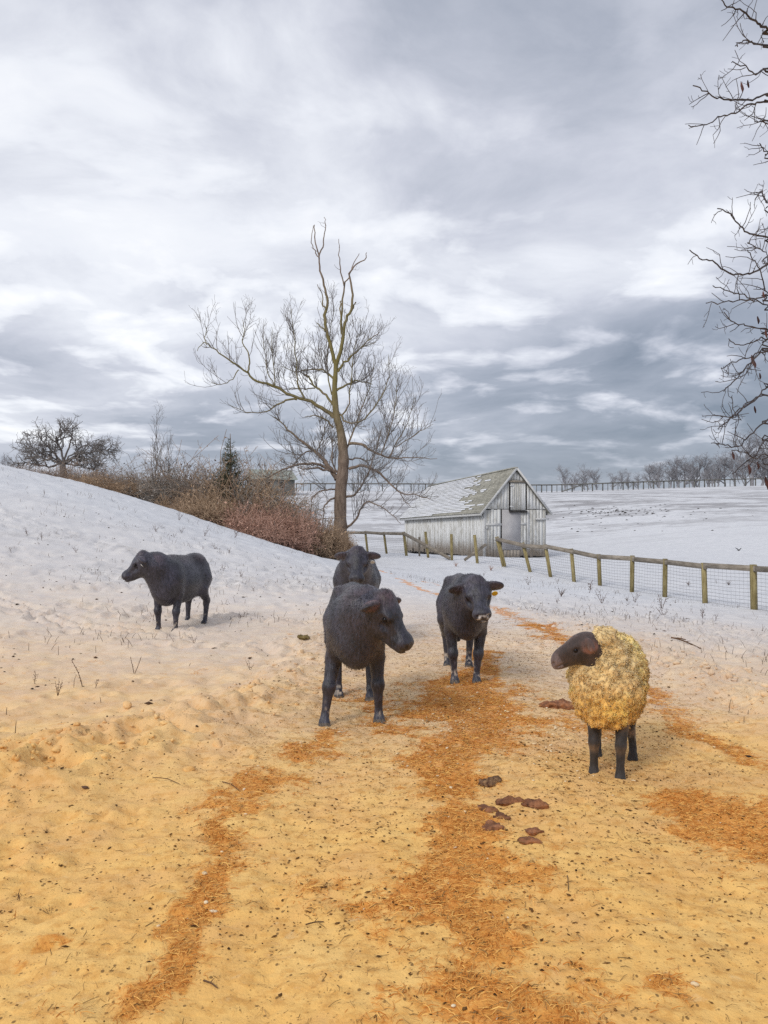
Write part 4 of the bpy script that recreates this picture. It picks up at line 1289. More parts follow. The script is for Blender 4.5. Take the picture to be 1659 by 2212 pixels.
# ------------------------------------------------------------------ tree at the right whose branches hang into the picture
def build_overhang():
    base = Vector((6.6, 8.6, gz(6.6, 8.6) - .1))
    root = empty('overhanging_tree', base)
    tag(root, 'dark bare branches with a few dead leaves reaching in from the side', 'tree')
    B = np.array(base)
    top = np.array([6.3, 8.5, 7.6])
    T = [B, B + (0, 0, 1.5), np.array([6.55, 8.6, 4.0]), top, np.array([6.0, 8.4, 9.5])]
    a, b = rod([p - B for p in T], [.24, .18, .15, .09, .03], resample=24)
    part('trunk', tubes_vf(a[None], b[None], 12), M_TWIGD, root, True)
    def zz(x, y, d):
        return seen(1387.9 + x * .4903, y * .4903, d)      # enlarged strip of the print
    limbs = []
    def L(start, pts, r0, r1, d0, d1):
        Q = [np.array(start) - B]
        n = len(pts)
        for i, p in enumerate(pts):
            Q.append(zz(p[0], p[1], d0 + (d1 - d0) * i / max(n - 1, 1)) - B)
        limbs.append((Q, list(np.concatenate([[r0 * .7], np.linspace(r0 * .21, r1 * .75, n)]))))
    t = lambda z: np.array([6.4, 8.5, z])
    L(t(6.3), [(640, 160), (553, 130), (500, 95), (440, 50), (380, 30), (340, -5)], .06, .006, 7.6, 7.0)
    L(t(6.0), [(640, 230), (553, 200), (490, 190), (470, 180), (430, 183), (412, 205)], .04, .005, 7.2, 6.8)
    L(t(5.9), [(650, 330), (553, 300), (500, 330), (460, 300), (390, 275)], .045, .005, 7.4, 6.9)
    L(t(5.6), [(660, 440), (553, 415), (480, 440), (410, 440), (340, 435), (290, 410), (228, 375)], .05, .006, 7.8, 7.0)
    L(t(5.3), [(650, 470), (553, 450), (490, 455), (410, 495), (345, 512), (290, 545), (205, 555)], .045, .005, 7.3, 6.9)
    L(t(4.9), [(650, 720), (553, 670), (517, 635)], .03, .006, 7.6, 7.4)
    L(t(4.5), [(660, 960), (553, 900), (525, 845), (497, 880)], .03, .006, 7.6, 7.4)
    L(t(4.4), [(660, 1080), (553, 1045), (480, 1030), (430, 995), (390, 945), (327, 920)], .045, .006, 7.7, 7.1)
    L(t(4.1), [(670, 1120), (553, 1165), (490, 1200), (420, 1210), (360, 1190), (300, 1150), (255, 1138), (212, 1102)], .05, .006, 7.8, 7.0)
    L(t(3.9), [(640, 1300), (553, 1290), (520, 1200), (490, 1150), (462, 1103)], .03, .005, 7.3, 6.9)
    L(t(3.8), [(640, 1330), (553, 1310), (480, 1320), (400, 1325), (340, 1335), (278, 1333)], .035, .005, 7.2, 6.8)
    L(t(3.7), [(640, 1370), (553, 1345), (450, 1300), (390, 1285), (312, 1256)], .03, .005, 7.5, 7.0)
    L(t(3.5), [(640, 1480), (553, 1450), (470, 1435), (410, 1425), (360, 1382)], .03, .005, 7.2, 6.8)
    L(t(3.2), [(640, 1540), (553, 1490), (480, 1510), (430, 1525), (380, 1500)], .03, .005, 7.4, 7.0)
    L(t(3.0), [(640, 1560), (553, 1540), (480, 1590), (430, 1650), (380, 1700), (360, 1720)], .035, .005, 7.3, 6.8)
    L(t(2.9), [(640, 1570), (553, 1530), (490, 1570), (420, 1590), (345, 1620)], .03, .005, 7.0, 6.7)
    L(t(2.6), [(650, 1720), (553, 1700), (500, 1760), (430, 1800), (380, 1850), (330, 1890)], .035, .005, 7.4, 6.9)
    L(t(2.5), [(640, 1760), (553, 1740), (480, 1760), (440, 1800), (400, 1840), (310, 1830)], .03, .005, 7.1, 6.8)
    L(t(2.4), [(640, 1880), (553, 1850), (480, 1910), (420, 1965), (360, 1960), (305, 1950)], .035, .005, 7.5, 6.9)
    L(t(2.2), [(640, 1950), (553, 1930), (500, 2000), (450, 2040), (400, 2085)], .035, .005, 7.3, 6.8)
    L(t(2.0), [(640, 2060), (553, 2010), (490, 2020), (450, 1990), (390, 1985)], .03, .005, 7.1, 6.8)
    L(t(5.2), [(640, 560), (553, 530), (495, 540)], .025, .005, 7.2, 7.0)
    L(t(4.6), [(640, 1150), (553, 1120), (500, 1090), (460, 1065)], .02, .005, 7.0, 6.8)
    for pts, rad in limbs:
        a, b = rod(pts, rad, resample=len(pts) * 4)
        a[1:] += rng.normal(size=a[1:].shape) * .006
        part('branch', tubes_vf(a[None], np.maximum(b, .003)[None], 6), M_TWIGD, root, True)
    P, Q = resample_all(limbs, 12)
    P1, R1 = sprout(P, Q, 190, (.10, .42), .6, .12, 5, (.0036, .0022), 61, (.35, 1), .25)
    P2, R2 = sprout(P1, R1, 300, (.03, .12), .65, .1, 4, (.0025, .0018), 62, (.2, 1), .3)
    o = part('crown', join_vf([tubes_vf(P1, R1, 4), tubes_vf(P2, R2, 3)]), M_TWIGD, root, True)
    o['kind'] = 'stuff'
    # dead leaves curled like pods
    m_leaf = simple_material('dead_leaf', (0.035, 0.025, 0.03), (0.13, 0.06, 0.055), 9.0, .8, vary=.4)
    spots = [(433, 380), (447, 400), (462, 370), (455, 1310), (530, 1300), (503, 1460), (540, 1470), (548, 1455), (480, 1580), (448, 1570), (488, 1600), (358, 1730), (515, 1660), (485, 1757), (492, 1805), (346, 1855), (395, 2005), (398, 2020), (466, 2062), (540, 2115), (548, 2130), (505, 2050), (505, 1410)]
    for k, (x, y) in enumerate(spots):
        if k % 2 and k < 19:
            continue
        p = zz(x, y, 6.95 + .1 * math.sin(k)) - B
        n = 9
        tt = np.linspace(0, 1, n)
        ln = random.uniform(.055, .09) * (1.5 if k in (19, 20) else 1)
        ang = random.uniform(-.6, .6)
        cx = np.sin(tt * 2.2) * ln * .22
        Pn = np.column_stack([cx * math.cos(ang) + (tt * ln * .3) * math.sin(ang), cx * math.sin(ang * 3), -tt * ln])
        wd = np.sin(np.clip(tt, .02, .98) * math.pi) ** .8 * ln * .16
        Vv = np.concatenate([np.column_stack([Pn[:, 0] - wd, Pn[:, 1] + wd * .6, Pn[:, 2]]), Pn + (0, -.012, 0), np.column_stack([Pn[:, 0] + wd, Pn[:, 1] + wd * .6, Pn[:, 2]])]) + p + (0, 0, .03)
        Fv = []
        for i in range(n - 1):
            Fv += [(i, i + 1, n + i + 1, n + i), (n + i, n + i + 1, 2 * n + i + 1, 2 * n + i)]
        part('dead_leaf', (Vv, np.array(Fv)), m_leaf, root, True)
build_overhang()

# ------------------------------------------------------------------ continuous bodies from blended solids
def surface_net(F, org, h):
    ins = F < 0
    sx, sy, sz = F.shape
    cnt = np.zeros((sx - 1, sy - 1, sz - 1), np.int8)
    for i in (0, 1):
        for j in (0, 1):
            for k in (0, 1):
                cnt += ins[i:sx - 1 + i, j:sy - 1 + j, k:sz - 1 + k]
    act = (cnt > 0) & (cnt < 8)
    idx = np.full(act.shape, -1, np.int64)
    cells = np.argwhere(act)
    idx[act] = np.arange(len(cells))
    acc = np.zeros((len(cells), 3))
    num = np.zeros(len(cells))
    cor = [(i, j, k) for i in (0, 1) for j in (0, 1) for k in (0, 1)]
    for a in cor:
        for ax in range(3):
            if a[ax]:
                continue
            b = list(a); b[ax] = 1
            fa = F[cells[:, 0] + a[0], cells[:, 1] + a[1], cells[:, 2] + a[2]]
            fb = F[cells[:, 0] + b[0], cells[:, 1] + b[1], cells[:, 2] + b[2]]
            m = (fa < 0) != (fb < 0)
            t = np.where(m, fa / np.where(fa - fb == 0, 1, fa - fb), 0)
            p = np.tile(np.array(a, float), (len(cells), 1))
            p[:, ax] += t
            acc[m] += p[m]
            num[m] += 1
    V = (cells + acc / num[:, None]) * h + np.asarray(org)
    faces = []
    for ax in range(3):
        o1, o2 = [(1, 2), (2, 0), (0, 1)][ax]
        sl0 = [slice(None)] * 3; sl1 = [slice(None)] * 3
        sl0[ax] = slice(0, -1); sl1[ax] = slice(1, None)
        ch = ins[tuple(sl0)] != ins[tuple(sl1)]
        e = np.argwhere(ch)
        ok = (e[:, o1] > 0) & (e[:, o2] > 0) & (e[:, o1] < F.shape[o1] - 1) & (e[:, o2] < F.shape[o2] - 1)
        e = e[ok]
        def cell(d1, d2):
            c = e.copy()
            c[:, o1] += d1
            c[:, o2] += d2
            return idx[c[:, 0], c[:, 1], c[:, 2]]
        q = np.stack([cell(-1, -1), cell(0, -1), cell(0, 0), cell(-1, 0)], 1)
        flip = ~ins[e[:, 0], e[:, 1], e[:, 2]]
        q[flip] = q[flip][:, ::-1]
        faces.append(q)
    Fq = np.concatenate(faces)
    return V, Fq[(Fq >= 0).all(1)]

def smin(a, b, k):
    h = np.maximum(k - np.abs(a - b), 0) / k
    return np.minimum(a, b) - h * h * k * .25

def sd_ell(p, c, r, rot=None):
    q = p - np.asarray(c)
    if rot is not None:
        q = q @ rot                      # columns of rot are the ellipsoid's axes
    r = np.asarray(r)
    k0 = np.linalg.norm(q / r, axis=-1)
    k1 = np.linalg.norm(q / (r * r), axis=-1)
    return k0 * (k0 - 1) / np.maximum(k1, 1e-6)

def sd_cone(p, a, ra, b, rb, squash=None):
    a, b = np.asarray(a, float), np.asarray(b, float)
    q, ba = p - a, b - a
    t = np.clip((q @ ba) / (ba @ ba), 0, 1)
    v = q - t[..., None] * ba
    if squash is not None:
        v = v / np.asarray(squash)
    d = np.linalg.norm(v, axis=-1) - (ra + (rb - ra) * t)
    if squash is not None:
        d = d * min(squash)
    return d

def rot_ypr(yaw, pitch, roll=0.0):
    """x forward turned by yaw about z, then tipped down by pitch"""
    return np.array(Matrix.Rotation(yaw, 3, 'Z') @ Matrix.Rotation(pitch, 3, 'Y') @ Matrix.Rotation(roll, 3, 'X'))

class Body:
    """evaluates blended solids on a grid, region by region"""
    def __init__(self, lo, hi, h):
        self.h = h
        self.lo = np.asarray(lo, float)
        n = np.ceil((np.asarray(hi) - self.lo) / h).astype(int) + 1
        self.ax = [self.lo[i] + np.arange(n[i]) * h for i in range(3)]
        self.F = np.full(tuple(n), 9.0)
    def add(self, fn, lo, hi, k, pad=.12):
        s = []
        for i in range(3):
            a = max(int((lo[i] - pad - self.lo[i]) / self.h), 0)
            b = min(int((hi[i] + pad - self.lo[i]) / self.h) + 2, self.F.shape[i])
            s.append(slice(a, b))
        G = np.stack(np.meshgrid(self.ax[0][s[0]], self.ax[1][s[1]], self.ax[2][s[2]], indexing='ij'), -1)
        d = fn(G)
        cur = self.F[tuple(s)]
        self.F[tuple(s)] = smin(cur, d, k)
    def ell(self, c, r, k, rot=None):
        c = np.asarray(c, float)
        R_ = max(r)
        rr = np.asarray(r) if rot is None else np.full(3, R_)
        self.add(lambda p: sd_ell(p, c, r, rot), c - rr, c + rr, k)
    def cone(self, a, ra, b, rb, k, squash=None):
        a, b = np.asarray(a, float), np.asarray(b, float)
        m = max(ra, rb) * (max(squash) if squash is not None else 1)
        self.add(lambda p: sd_cone(p, a, ra, b, rb, squash), np.minimum(a, b) - m, np.maximum(a, b) + m, k)
    def cut(self, c, r, k, rot=None):
        c = np.asarray(c, float)
        R_ = max(r)
        lo, hi = c - R_, c + R_
        sl = []
        for i in range(3):
            a = max(int((lo[i] - .05 - self.lo[i]) / self.h), 0)
            b = min(int((hi[i] + .05 - self.lo[i]) / self.h) + 2, self.F.shape[i])
            sl.append(slice(a, b))
        G = np.stack(np.meshgrid(self.ax[0][sl[0]], self.ax[1][sl[1]], self.ax[2][sl[2]], indexing='ij'), -1)
        self.F[tuple(sl)] = -smin(-self.F[tuple(sl)], sd_ell(G, c, r, rot), k)
    def chain(self, pts, rs, k, squash=None):
        for (a, b, ra, rb) in zip(pts[:-1], pts[1:], rs[:-1], rs[1:]):
            self.cone(a, ra, b, rb, k, squash)

# ------------------------------------------------------------------ coats
def coat_material(name, rough=.75, sheen=.25, var=1.0):
    m = bpy.data.materials.new(name)
    m.use_nodes = True
    n = NT(m.node_tree)
    c = n.attr('tint').outputs['Color']
    tc = n.add('ShaderNodeTexCoord')
    a = n.noise(n.scaled(tc.outputs['Object'], (.6, 1.2, .4)), 55.0, 4.0, .6)
    b0 = n.noise(n.scaled(tc.outputs['Object'], (.7, 1, .6)), 8.0, 5.0, .65)
    val = n.math('ADD', 1 - .7 * var, n.math('ADD', n.math('MULTIPLY', n.smooth(a, .36, .66), .75 * var), n.math('MULTIPLY', n.smooth(b0, .32, .68), .65 * var)))
    hs = n.add('ShaderNodeHueSaturation', Color=c, Value=val)
    bp = n.add('ShaderNodeBump', Strength=.7, Distance=.012, Height=a)
    b = n.add('ShaderNodeBsdfPrincipled', Base__Color=hs.outputs[0], Roughness=rough, Normal=bp.outputs[0])
    b.inputs['Specular IOR Level'].default_value = .55
    b.inputs['Sheen Weight'].default_value = sheen
    b.inputs['Sheen Roughness'].default_value = .45
    n.add('ShaderNodeOutputMaterial', Surface=b.outputs[0])
    return m
M_COAT = coat_material('cattle_coat', .42, .06)
M_SHEEPSKIN = coat_material('sheep_face', .7, .15, .5)
M_WOOL = coat_material('wool', .9, .4, .2)
M_EYE = simple_material('eye', (0.006, 0.005, 0.006), (0.012, 0.01, 0.012), 3.0, .12, bump=0)
M_TAGW = simple_material('white_tag', (0.62, 0.62, 0.60), (0.70, 0.70, 0.68), 3.0, .5)
M_TAGY = simple_material('yellow_tag', (0.75, 0.48, 0.02), (0.82, 0.55, 0.03), 3.0, .5)

def strands(V, Fq, tint, n, length, width, flow, lift, seed, keep=None, jitter=.45):
    """single-triangle hairs rooted on a quad mesh; flow(p, nrm) gives the lie of the coat"""
    g = np.random.default_rng(seed)
    a, b, c, d = (V[Fq[:, i]] for i in range(4))
    nrm = np.cross(c - a, d - b)
    ar = np.linalg.norm(nrm, axis=1) + 1e-12
    nrm /= ar[:, None]
    wgt = ar.copy()
    if keep is not None:
        wgt *= keep((a + c) / 2)
    i = g.choice(len(Fq), n, p=wgt / wgt.sum())
    u, v = g.uniform(0, 1, (n, 1)), g.uniform(0, 1, (n, 1))
    p = (a[i] * (1 - u) + b[i] * u) * (1 - v) + (d[i] * (1 - u) + c[i] * u) * v
    N = nrm[i]
    fl = flow(p, N)
    fl = fl - (fl * N).sum(1, keepdims=True) * N
    dirn = fl * (1 - lift) + N * lift + g.normal(size=(n, 3)) * jitter * .5
    dirn /= np.linalg.norm(dirn, axis=1, keepdims=True)
    L = (length if np.isscalar(length) else length(p)) * g.uniform(.6, 1.3, n)
    side = np.cross(dirn, N + g.normal(size=(n, 3)) * .3)
    side /= np.linalg.norm(side, axis=1, keepdims=True) + 1e-9
    p = p - N * .004
    mid = p + dirn * (L * .55)[:, None]
    bend = dirn + fl * .35 - np.array([0, 0, .25])
    bend /= np.linalg.norm(bend, axis=1, keepdims=True)
    tip = mid + bend * (L * .5)[:, None]
    w_ = width * g.uniform(.7, 1.3, n)[:, None]
    VV = np.stack([p - side * w_, p + side * w_, mid + side * w_ * .7, mid - side * w_ * .7, tip], 1).reshape(-1, 3)
    k = np.arange(n)[:, None] * 5
    F4 = np.concatenate([k + np.array([[0, 1, 2, 3]]), k + np.array([[3, 2, 4, 4]])])
    tris = np.concatenate([k + np.array([[0, 1, 2]]), k + np.array([[0, 2, 3]]), k + np.array([[3, 2, 4]])])
    t = tint[Fq[i, 0]] * g.uniform(.8, 1.2, (n, 1))
    return VV, tris, np.repeat(t, 5, axis=0)

# ------------------------------------------------------------------ cattle
def build_cattle(name, label, loc, heading, scale, head, feet, tagspec=None, seed=1, tail_swing=0.0, fuzz=17000, wide=1.0, hump=0.0, rust=0.0, tan_rim=0.0, frost=False, hs=1.0, deep=0.0, sink=0.0):
    """head: (poll x, y, z, yaw, pitch, roll); feet: four (dx, dy) offsets, front left, front right, hind left, hind right"""
    h = .0118
    B = Body((-.95, -.72, -.04), (1.15, .72, 1.42), h)
    w = wide
    # trunk
    B.ell((-.45, 0, .80), (.28, .215 * w, .225), .08)
    B.ell((-.15, 0, .80), (.42, .195 * w, .225), .08)
    B.ell((-.02, 0, .705), (.47, .272 * w, .225), .08)
    B.ell((.15, 0, .775), (.36, .205 * w, .265), .08)
    B.ell((.40, 0, .745), (.25, .175 * w, .25), .08)
    B.ell((.54, 0, .62), (.12, .10, .14), .10)
    B.ell((.30, 0, .965 + hump), (.24, .070, .10), .06)
    if deep:
        B.ell((.0, 0, .68 - deep), (.50, .235 * w, .22), .12)
        B.ell((.42, 0, .66 - deep), (.20, .16 * w, .20), .12)
        B.ell((-.46, 0, 1.0), (.16, .12, .06), .10)
    for s in (-1, 1):
        B.ell((-.40, s * .145 * w, .985), (.085, .048, .042), .055)
        B.ell((-.68, s * .085, .87), (.055, .045, .07), .06)
        B.ell((.40, s * .150 * w, .77), (.12, .055, .18), .055)        # shoulder blade
    B.cone((-.62, 0, .995), .042, (.30, 0, 1.01), .046, .09)             # backbone
    # neck and head
    px, py, pz, yaw, pitch, roll = head
    M = rot_ypr(yaw, pitch, roll)
    Pl = np.array([px, py, pz])
    def H(x, y, z):
        return Pl + M @ np.array([x * .85, y * 1.08, z * 1.05]) * hs
    nb = H(.02, 0, -.10)
    midn = (np.array([.50, 0, .86]) + nb) / 2 + np.array([.0, 0, .03])
    B.cone((.44, 0, .82), .21, midn, .165, .12)
    B.cone(midn, .165, nb, .125, .10)
    B.cone((.52, 0, .66), .14, H(.06, 0, -.18), .085, .12)           # throat and dewlap
    hd = .034
    B.ell(H(.07, 0, -.055), (.135 * hs, .112 * hs, .115 * hs), .07, M)
    B.cone(H(.10, 0, -.065), .098 * hs, H(.33, 0, -.085), .062 * hs, hd)
    B.ell(H(.365, 0, -.090), (.068, .094, .072), .03, M)
    B.ell(H(.405, 0, -.092), (.036, .078, .056), .03, M)             # muzzle
    B.ell(H(.375, 0, -.138), (.052, .062, .034), .025, M)             # lips
    B.cone(H(.07, 0, -.150), .086 * hs, H(.31, 0, -.145), .048 * hs, hd)      # jaw
    for s in (-1, 1):
        B.ell(H(.13, s * .055, -.115), (.10, .05, .075), hd, M)     # cheeks
        B.ell(H(.145, s * .090, -.022), (.042, .022, .026), .03, M) # brow over the eye
        B.ell(H(.41, s * .038, -.072), (.022, .024, .020), .02, M)  # nostril wing
    B.ell(H(-.01, 0, .03), (.06, .075, .05), .05, M)                # tuft on the poll
    for s in (-1, 1):
        B.cut(H(.440, s * .046, -.074), (.020, .014, .011), .012, M)                     # nostrils
        B.cut(H(.150, s * .118, -.044), (.030, .016, .015), .02, M)                      # eye sockets
        B.cut(H(.24, s * .085, -.085), (.085, .022, .022), .04, M)                       # hollow of the face
        B.cut(H(.375, s * .088, -.122), (.085, .030, .0075), .010, M)                    # mouth
    B.cut(H(.450, 0, -.122), (.03, .07, .0075), .010, M)
    ears = []
    for s in (-1, 1):
        e0 = H(.015, s * .085, -.025)
        e1 = H(.005, s * .160, -.035)
        e2 = H(.02, s * .225, -.050)
        dirv = (e2 - e0) / np.linalg.norm(e2 - e0)
        upv = M @ np.array([.35, 0, .94])
        upv -= dirv * (upv @ dirv); upv /= np.linalg.norm(upv)
        A = np.column_stack([dirv, np.cross(upv, dirv), upv])
        # flat, leaf-shaped ear opening forwards
        fw = M @ np.array([.9, 0, -.3]); fw -= dirv * (fw @ dirv); fw /= np.linalg.norm(fw)
        A = np.column_stack([dirv, np.cross(fw, dirv), fw])
        B.cone(e0, .032, e1, .036, .03)
        B.ell(e1 + dirv * .005, (.094, .068, .029), .025, A)
        ears.append((e1, e2, A))
    # legs
    def leg(pts, rs, foot, kk=.05):
        B.chain(pts[:2], rs[:2], .07)
        B.chain(pts[1:], rs[1:], .022)
        fx, fy = foot
        for t in (-1, 1):                                            # two toes
            B.cone((fx + .010, fy + t * .017, .065), .026, (fx + .04, fy + t * .022, .022), .029, .014)
            B.cone((fx - .018, fy + t * .017, .03), .025, (fx + .05, fy + t * .022, .014), .022, .014)
    names = ((.42, .15), (.42, -.15), (-.50, .155), (-.50, -.155))
    tf = []
    for i, ((bx, by), (dx_, dy_)) in enumerate(zip(names, feet)):
        s = 1 if by > 0 else -1
        by = by * (0.9 + .1 * w)
        fx, fy = bx + dx_, by + dy_
        tf.append((fx, fy))
        if i < 2:
            leg([(.42, s * .135 * w, .74), (.37 + dx_ * .2, s * .155 + dy_ * .2, .53), (.41 + dx_ * .62, s * .15 + dy_ * .62, .315), (bx - .01 + dx_ * .95, by + dy_ * .95, .105), (fx, fy, .075)],
                [.11, .064, .044, .029, .033], (fx, fy))
            B.ell((.415 + dx_ * .62, s * .15 + dy_ * .62, .315), (.052, .050, .060), .025)
        else:
            B.ell((-.44, s * .135 * w, .72), (.20, .105, .24), .10)
            leg([(-.43, s * .14 * w, .70), (-.36 + dx_ * .25, s * .165 + dy_ * .2, .565), (-.565 + dx_ * .6, s * .155 + dy_ * .6, .375), (-.535 + dx_ * .95, by + dy_ * .95, .115), (fx, fy, .075)],
                [.15, .085, .046, .030, .033], (fx, fy))
            B.ell((-.575 + dx_ * .6, s * .155 + dy_ * .6, .385), (.05, .042, .065), .025)
    # tail
    ts = tail_swing
    B.chain([(-.66, 0, .97), (-.735, ts * .2, .88), (-.76, ts * .6, .66), (-.74, ts, .44)], [.045, .032, .024, .022], .04)
    B.cone((-.74, ts, .46), .028, (-.73, ts * 1.1, .30), .034, .04)
    # belly tuft
    B.ell((-.22, 0, .485), (.10, .04, .05), .08)
    F = B.F
    zz = np.broadcast_to(B.ax[2][None, None, :], F.shape)
    F = np.maximum(F, -zz + .002)                                    # soles stand flat
    V, Q = surface_net(F, B.lo, h)
    # colour of the hair
    n1 = vnoise3(V[:, 0] * 7, V[:, 1] * 7, V[:, 2] * 7, seed)
    n2 = vnoise3(V[:, 0] * 38, V[:, 1] * 38, V[:, 2] * 38, seed + 1)
    col = np.array([[.030, .029, .044]]) * (1 + .35 * n1[:, None] + .2 * n2[:, None] + .45 * vnoise3(V[:, 0] * 3, V[:, 1] * 3, V[:, 2] * 3, seed + 4)[:, None])  # broadest noise term paints patches of coat sheen into the tint
    HL = (V - Pl) @ M                                                # head coordinates
    inhead = (np.abs(HL[:, 1]) < .34) & (HL[:, 0] > -.12) & (HL[:, 0] < .5) & (np.abs(HL[:, 2] + .06) < .2)
    rs_ = np.array([[.11, .050, .042]])
    ed = np.full(len(V), 9.0)
    for (e1, e2, A) in ears:
        ed = np.minimum(ed, np.abs(np.linalg.norm(((V - e1) @ A) / np.array([.085, .06, .05]), axis=1)))
    earm = sstep(-ed, -1.15, -.75)
    edge = earm * sstep(ed, .45, .9)
    col = col + rs_ * (edge * (.25 + .75 * rust))[:, None]
    poll = np.clip(1 - np.abs(HL[:, 0] + .0) / .12, 0, 1) * np.clip((HL[:, 2] + .02) / .06, 0, 1) * inhead
    col = col + rs_ * (.15 + .35 * rust) * poll[:, None]
    top = np.clip((V[:, 2] - .93) / .1, 0, 1) * (~inhead)
    col = col + np.array([[.026, .013, .008]]) * (top * (.5 + n1))[:, None]
    if tan_rim:                                                      # sun-bleached hair down the hind end
        back = np.clip((-V[:, 0] - .52) / .2, 0, 1) * np.clip((V[:, 2] - .1) / .3, 0, 1)
        col = col + np.array([[.10, .055, .018]]) * (back * tan_rim)[:, None]
    mz = inhead & (HL[:, 0] > .37)
    col = np.where(mz[:, None], col * .4 + np.array([[.055, .050, .054]]) * .6, col)
    for sg in (-1, 1):
        nd = np.linalg.norm((V - H(.432, sg * .042, -.072)) , axis=1)
        col = col * (1 - .85 * np.exp(-(nd / .016) ** 2))[:, None]
    if frost:
        fr = inhead * sstep(HL[:, 0], .32, .36) * sstep(n2 + .5 * n1, .25, .6) * (HL[:, 2] < -.06)
        col = col * (1 - fr[:, None]) + np.array([[.62, .62, .64]]) * fr[:, None]
    # caked snow and straw dust on feet and pasterns
    low = np.clip((.24 - V[:, 2]) / .10, 0, 1) * (V[:, 2] > .062)
    cake = .8 * low * sstep(n2 + .6 * n1, .30, .75)
    col = col * (1 - cake[:, None]) + np.array([[.50, .42, .34]]) * cake[:, None]
    hoof = V[:, 2] < .058
    col = np.where(hoof[:, None], np.array([[.10, .075, .055]]) * (1 + .5 * n2[:, None]), col)
    loc = Vector(loc) - Vector((0, 0, sink))
    root = empty(name, loc, heading)
    root.scale = (scale,) * 3
    tag(root, label, 'steer' if name == 'steer' else 'calf', 'black cattle')
    me = np_mesh('body', V, Q)
    set_col(me, 'tint', np.clip(col, .004, 1))
    link_mesh('body', me, M_COAT, root)
    # winter coat
    def flow(p, N):
        f = np.tile(np.array([[-.75, 0, -.65]]), (len(p), 1))
        hl = (p - Pl) @ M
        ih = (hl[:, 0] > -.05) & (hl[:, 0] < .45) & (np.abs(hl[:, 1]) < .14) & (np.abs(hl[:, 2] + .07) < .16)
        f[ih] = -(M @ np.array([1.0, 0, 0]))
        lg = (p[:, 2] < .5) & (np.abs(p[:, 1]) > .05)
        f[lg] = (0, 0, -1)
        return f
    def keep(c):
        k = np.where(c[:, 2] < .07, 0.02, 1.0)
        hl = (c - Pl) @ M
        k = np.where((hl[:, 0] > .33) & (np.abs(hl[:, 1]) < .12) & (np.abs(hl[:, 2] + .08) < .1), .02, k)
        return k
    def hair_len(p):
        hl = (p - Pl) @ M
        face = (hl[:, 0] > .08) & (hl[:, 0] < .5) & (np.abs(hl[:, 1]) < .16) & (np.abs(hl[:, 2] + .06) < .2)
        ear = (np.abs(hl[:, 1]) > .13) & (np.abs(hl[:, 1]) < .34) & (np.abs(hl[:, 0]) < .12) & (np.abs(hl[:, 2]) < .12)
        pl = (np.abs(hl[:, 0]) < .09) & (np.abs(hl[:, 1]) < .1) & (hl[:, 2] > -.01) & (hl[:, 2] < .12)
        L = np.where(p[:, 2] < .42, .009, .036)
        L = np.where(face, .009, L)
        L = np.where(ear, .024, L)
        return np.where(pl, .036, L)
    HV, HF, HC = strands(V, Q, np.clip(col, .004, 1), fuzz, hair_len, .0016, flow, .14, seed + 9, keep, .22)
    me = np_mesh('coat', HV, HF)
    set_col(me, 'tint', np.clip(HC, .003, 1))
    o = link_mesh('coat', me, M_COAT, root)
    o['kind'] = 'stuff'
    # eyes
    for s in (-1, 1):
        c = H(.155, s * .098, -.043)
        u = np.linspace(0, math.pi, 7)
        v_ = np.linspace(0, 2 * math.pi, 11)[:-1]
        SV = np.array([[math.sin(a) * math.cos(b), math.sin(a) * math.sin(b), math.cos(a)] for a in u for b in v_]) * .021 + c
        SF = np.array([(i * 10 + j, i * 10 + (j + 1) % 10, (i + 1) * 10 + (j + 1) % 10, (i + 1) * 10 + j) for i in range(6) for j in range(10)])
        part('eye', (SV, SF), M_EYE, root, True)
    # ear tag: a rounded disc hanging below one ear
    if tagspec:
        s, mat_, rad = tagspec
        e1, e2, A = ears[0 if s < 0 else 1]
        c = e1 + M @ np.array([.045, 0, -.062])
        fwd = M @ np.array([.93, 0, -.2]); fwd /= np.linalg.norm(fwd)
        xx = np.cross([0, 0, 1.0], fwd); xx /= np.linalg.norm(xx)
        yy = np.cross(fwd, xx)
        n = 16
        an = np.arange(n) / n * 2 * math.pi
        rim = c + np.outer(np.cos(an) * rad, xx) + np.outer(np.sin(an) * rad * 1.1, yy)
        TV = np.concatenate([rim - fwd * .003, rim + fwd * .003])
        me = bpy.data.meshes.new('ear_tag')
        me.from_pydata([tuple(v) for v in TV], [], [tuple(range(n))[::-1], tuple(range(n, 2 * n))] + [(i, (i + 1) % n, n + (i + 1) % n, n + i) for i in range(n)])
        link_mesh('ear_tag', me, mat_, root)
    return root

def stand(px, py):
    d = EYE * FPX / (py - HY)
    for _ in range(6):
        x = (px - HX) / FPX * d
        d = (EYE - gz(x, d)) * FPX / (py - HY)
    x = (px - HX) / FPX * d
    return x, d

def place(px, py, local, heading, scale):
    """root position so that the local point (x, y) of the animal lands on the print position"""
    x, y = stand(px, py)
    c, s = math.cos(heading), math.sin(heading)
    lx, ly = local[0] * scale, local[1] * scale
    rx, ry = x - (c * lx - s * ly), y - (s * lx + c * ly)
    return Vector((rx, ry, gz(x, y) - .012))

TO_CAM = -math.pi / 2
# the curious calf in front, head turned to the side
hA = TO_CAM + .07
build_cattle('calf', 'black calf standing nearest on the lane, head turned sideways towards the sheep', place(770, 1568, (.44, 0), hA, 1.0), hA, 1.0,
             (.68, .20, 1.0, 1.02, .80, .0), ((-.03, .03), (.07, -.10), (.08, .0), (.0, .03)), None, 3, .02, rust=1.0, wide=.82, fuzz=32000, hs=1.03)
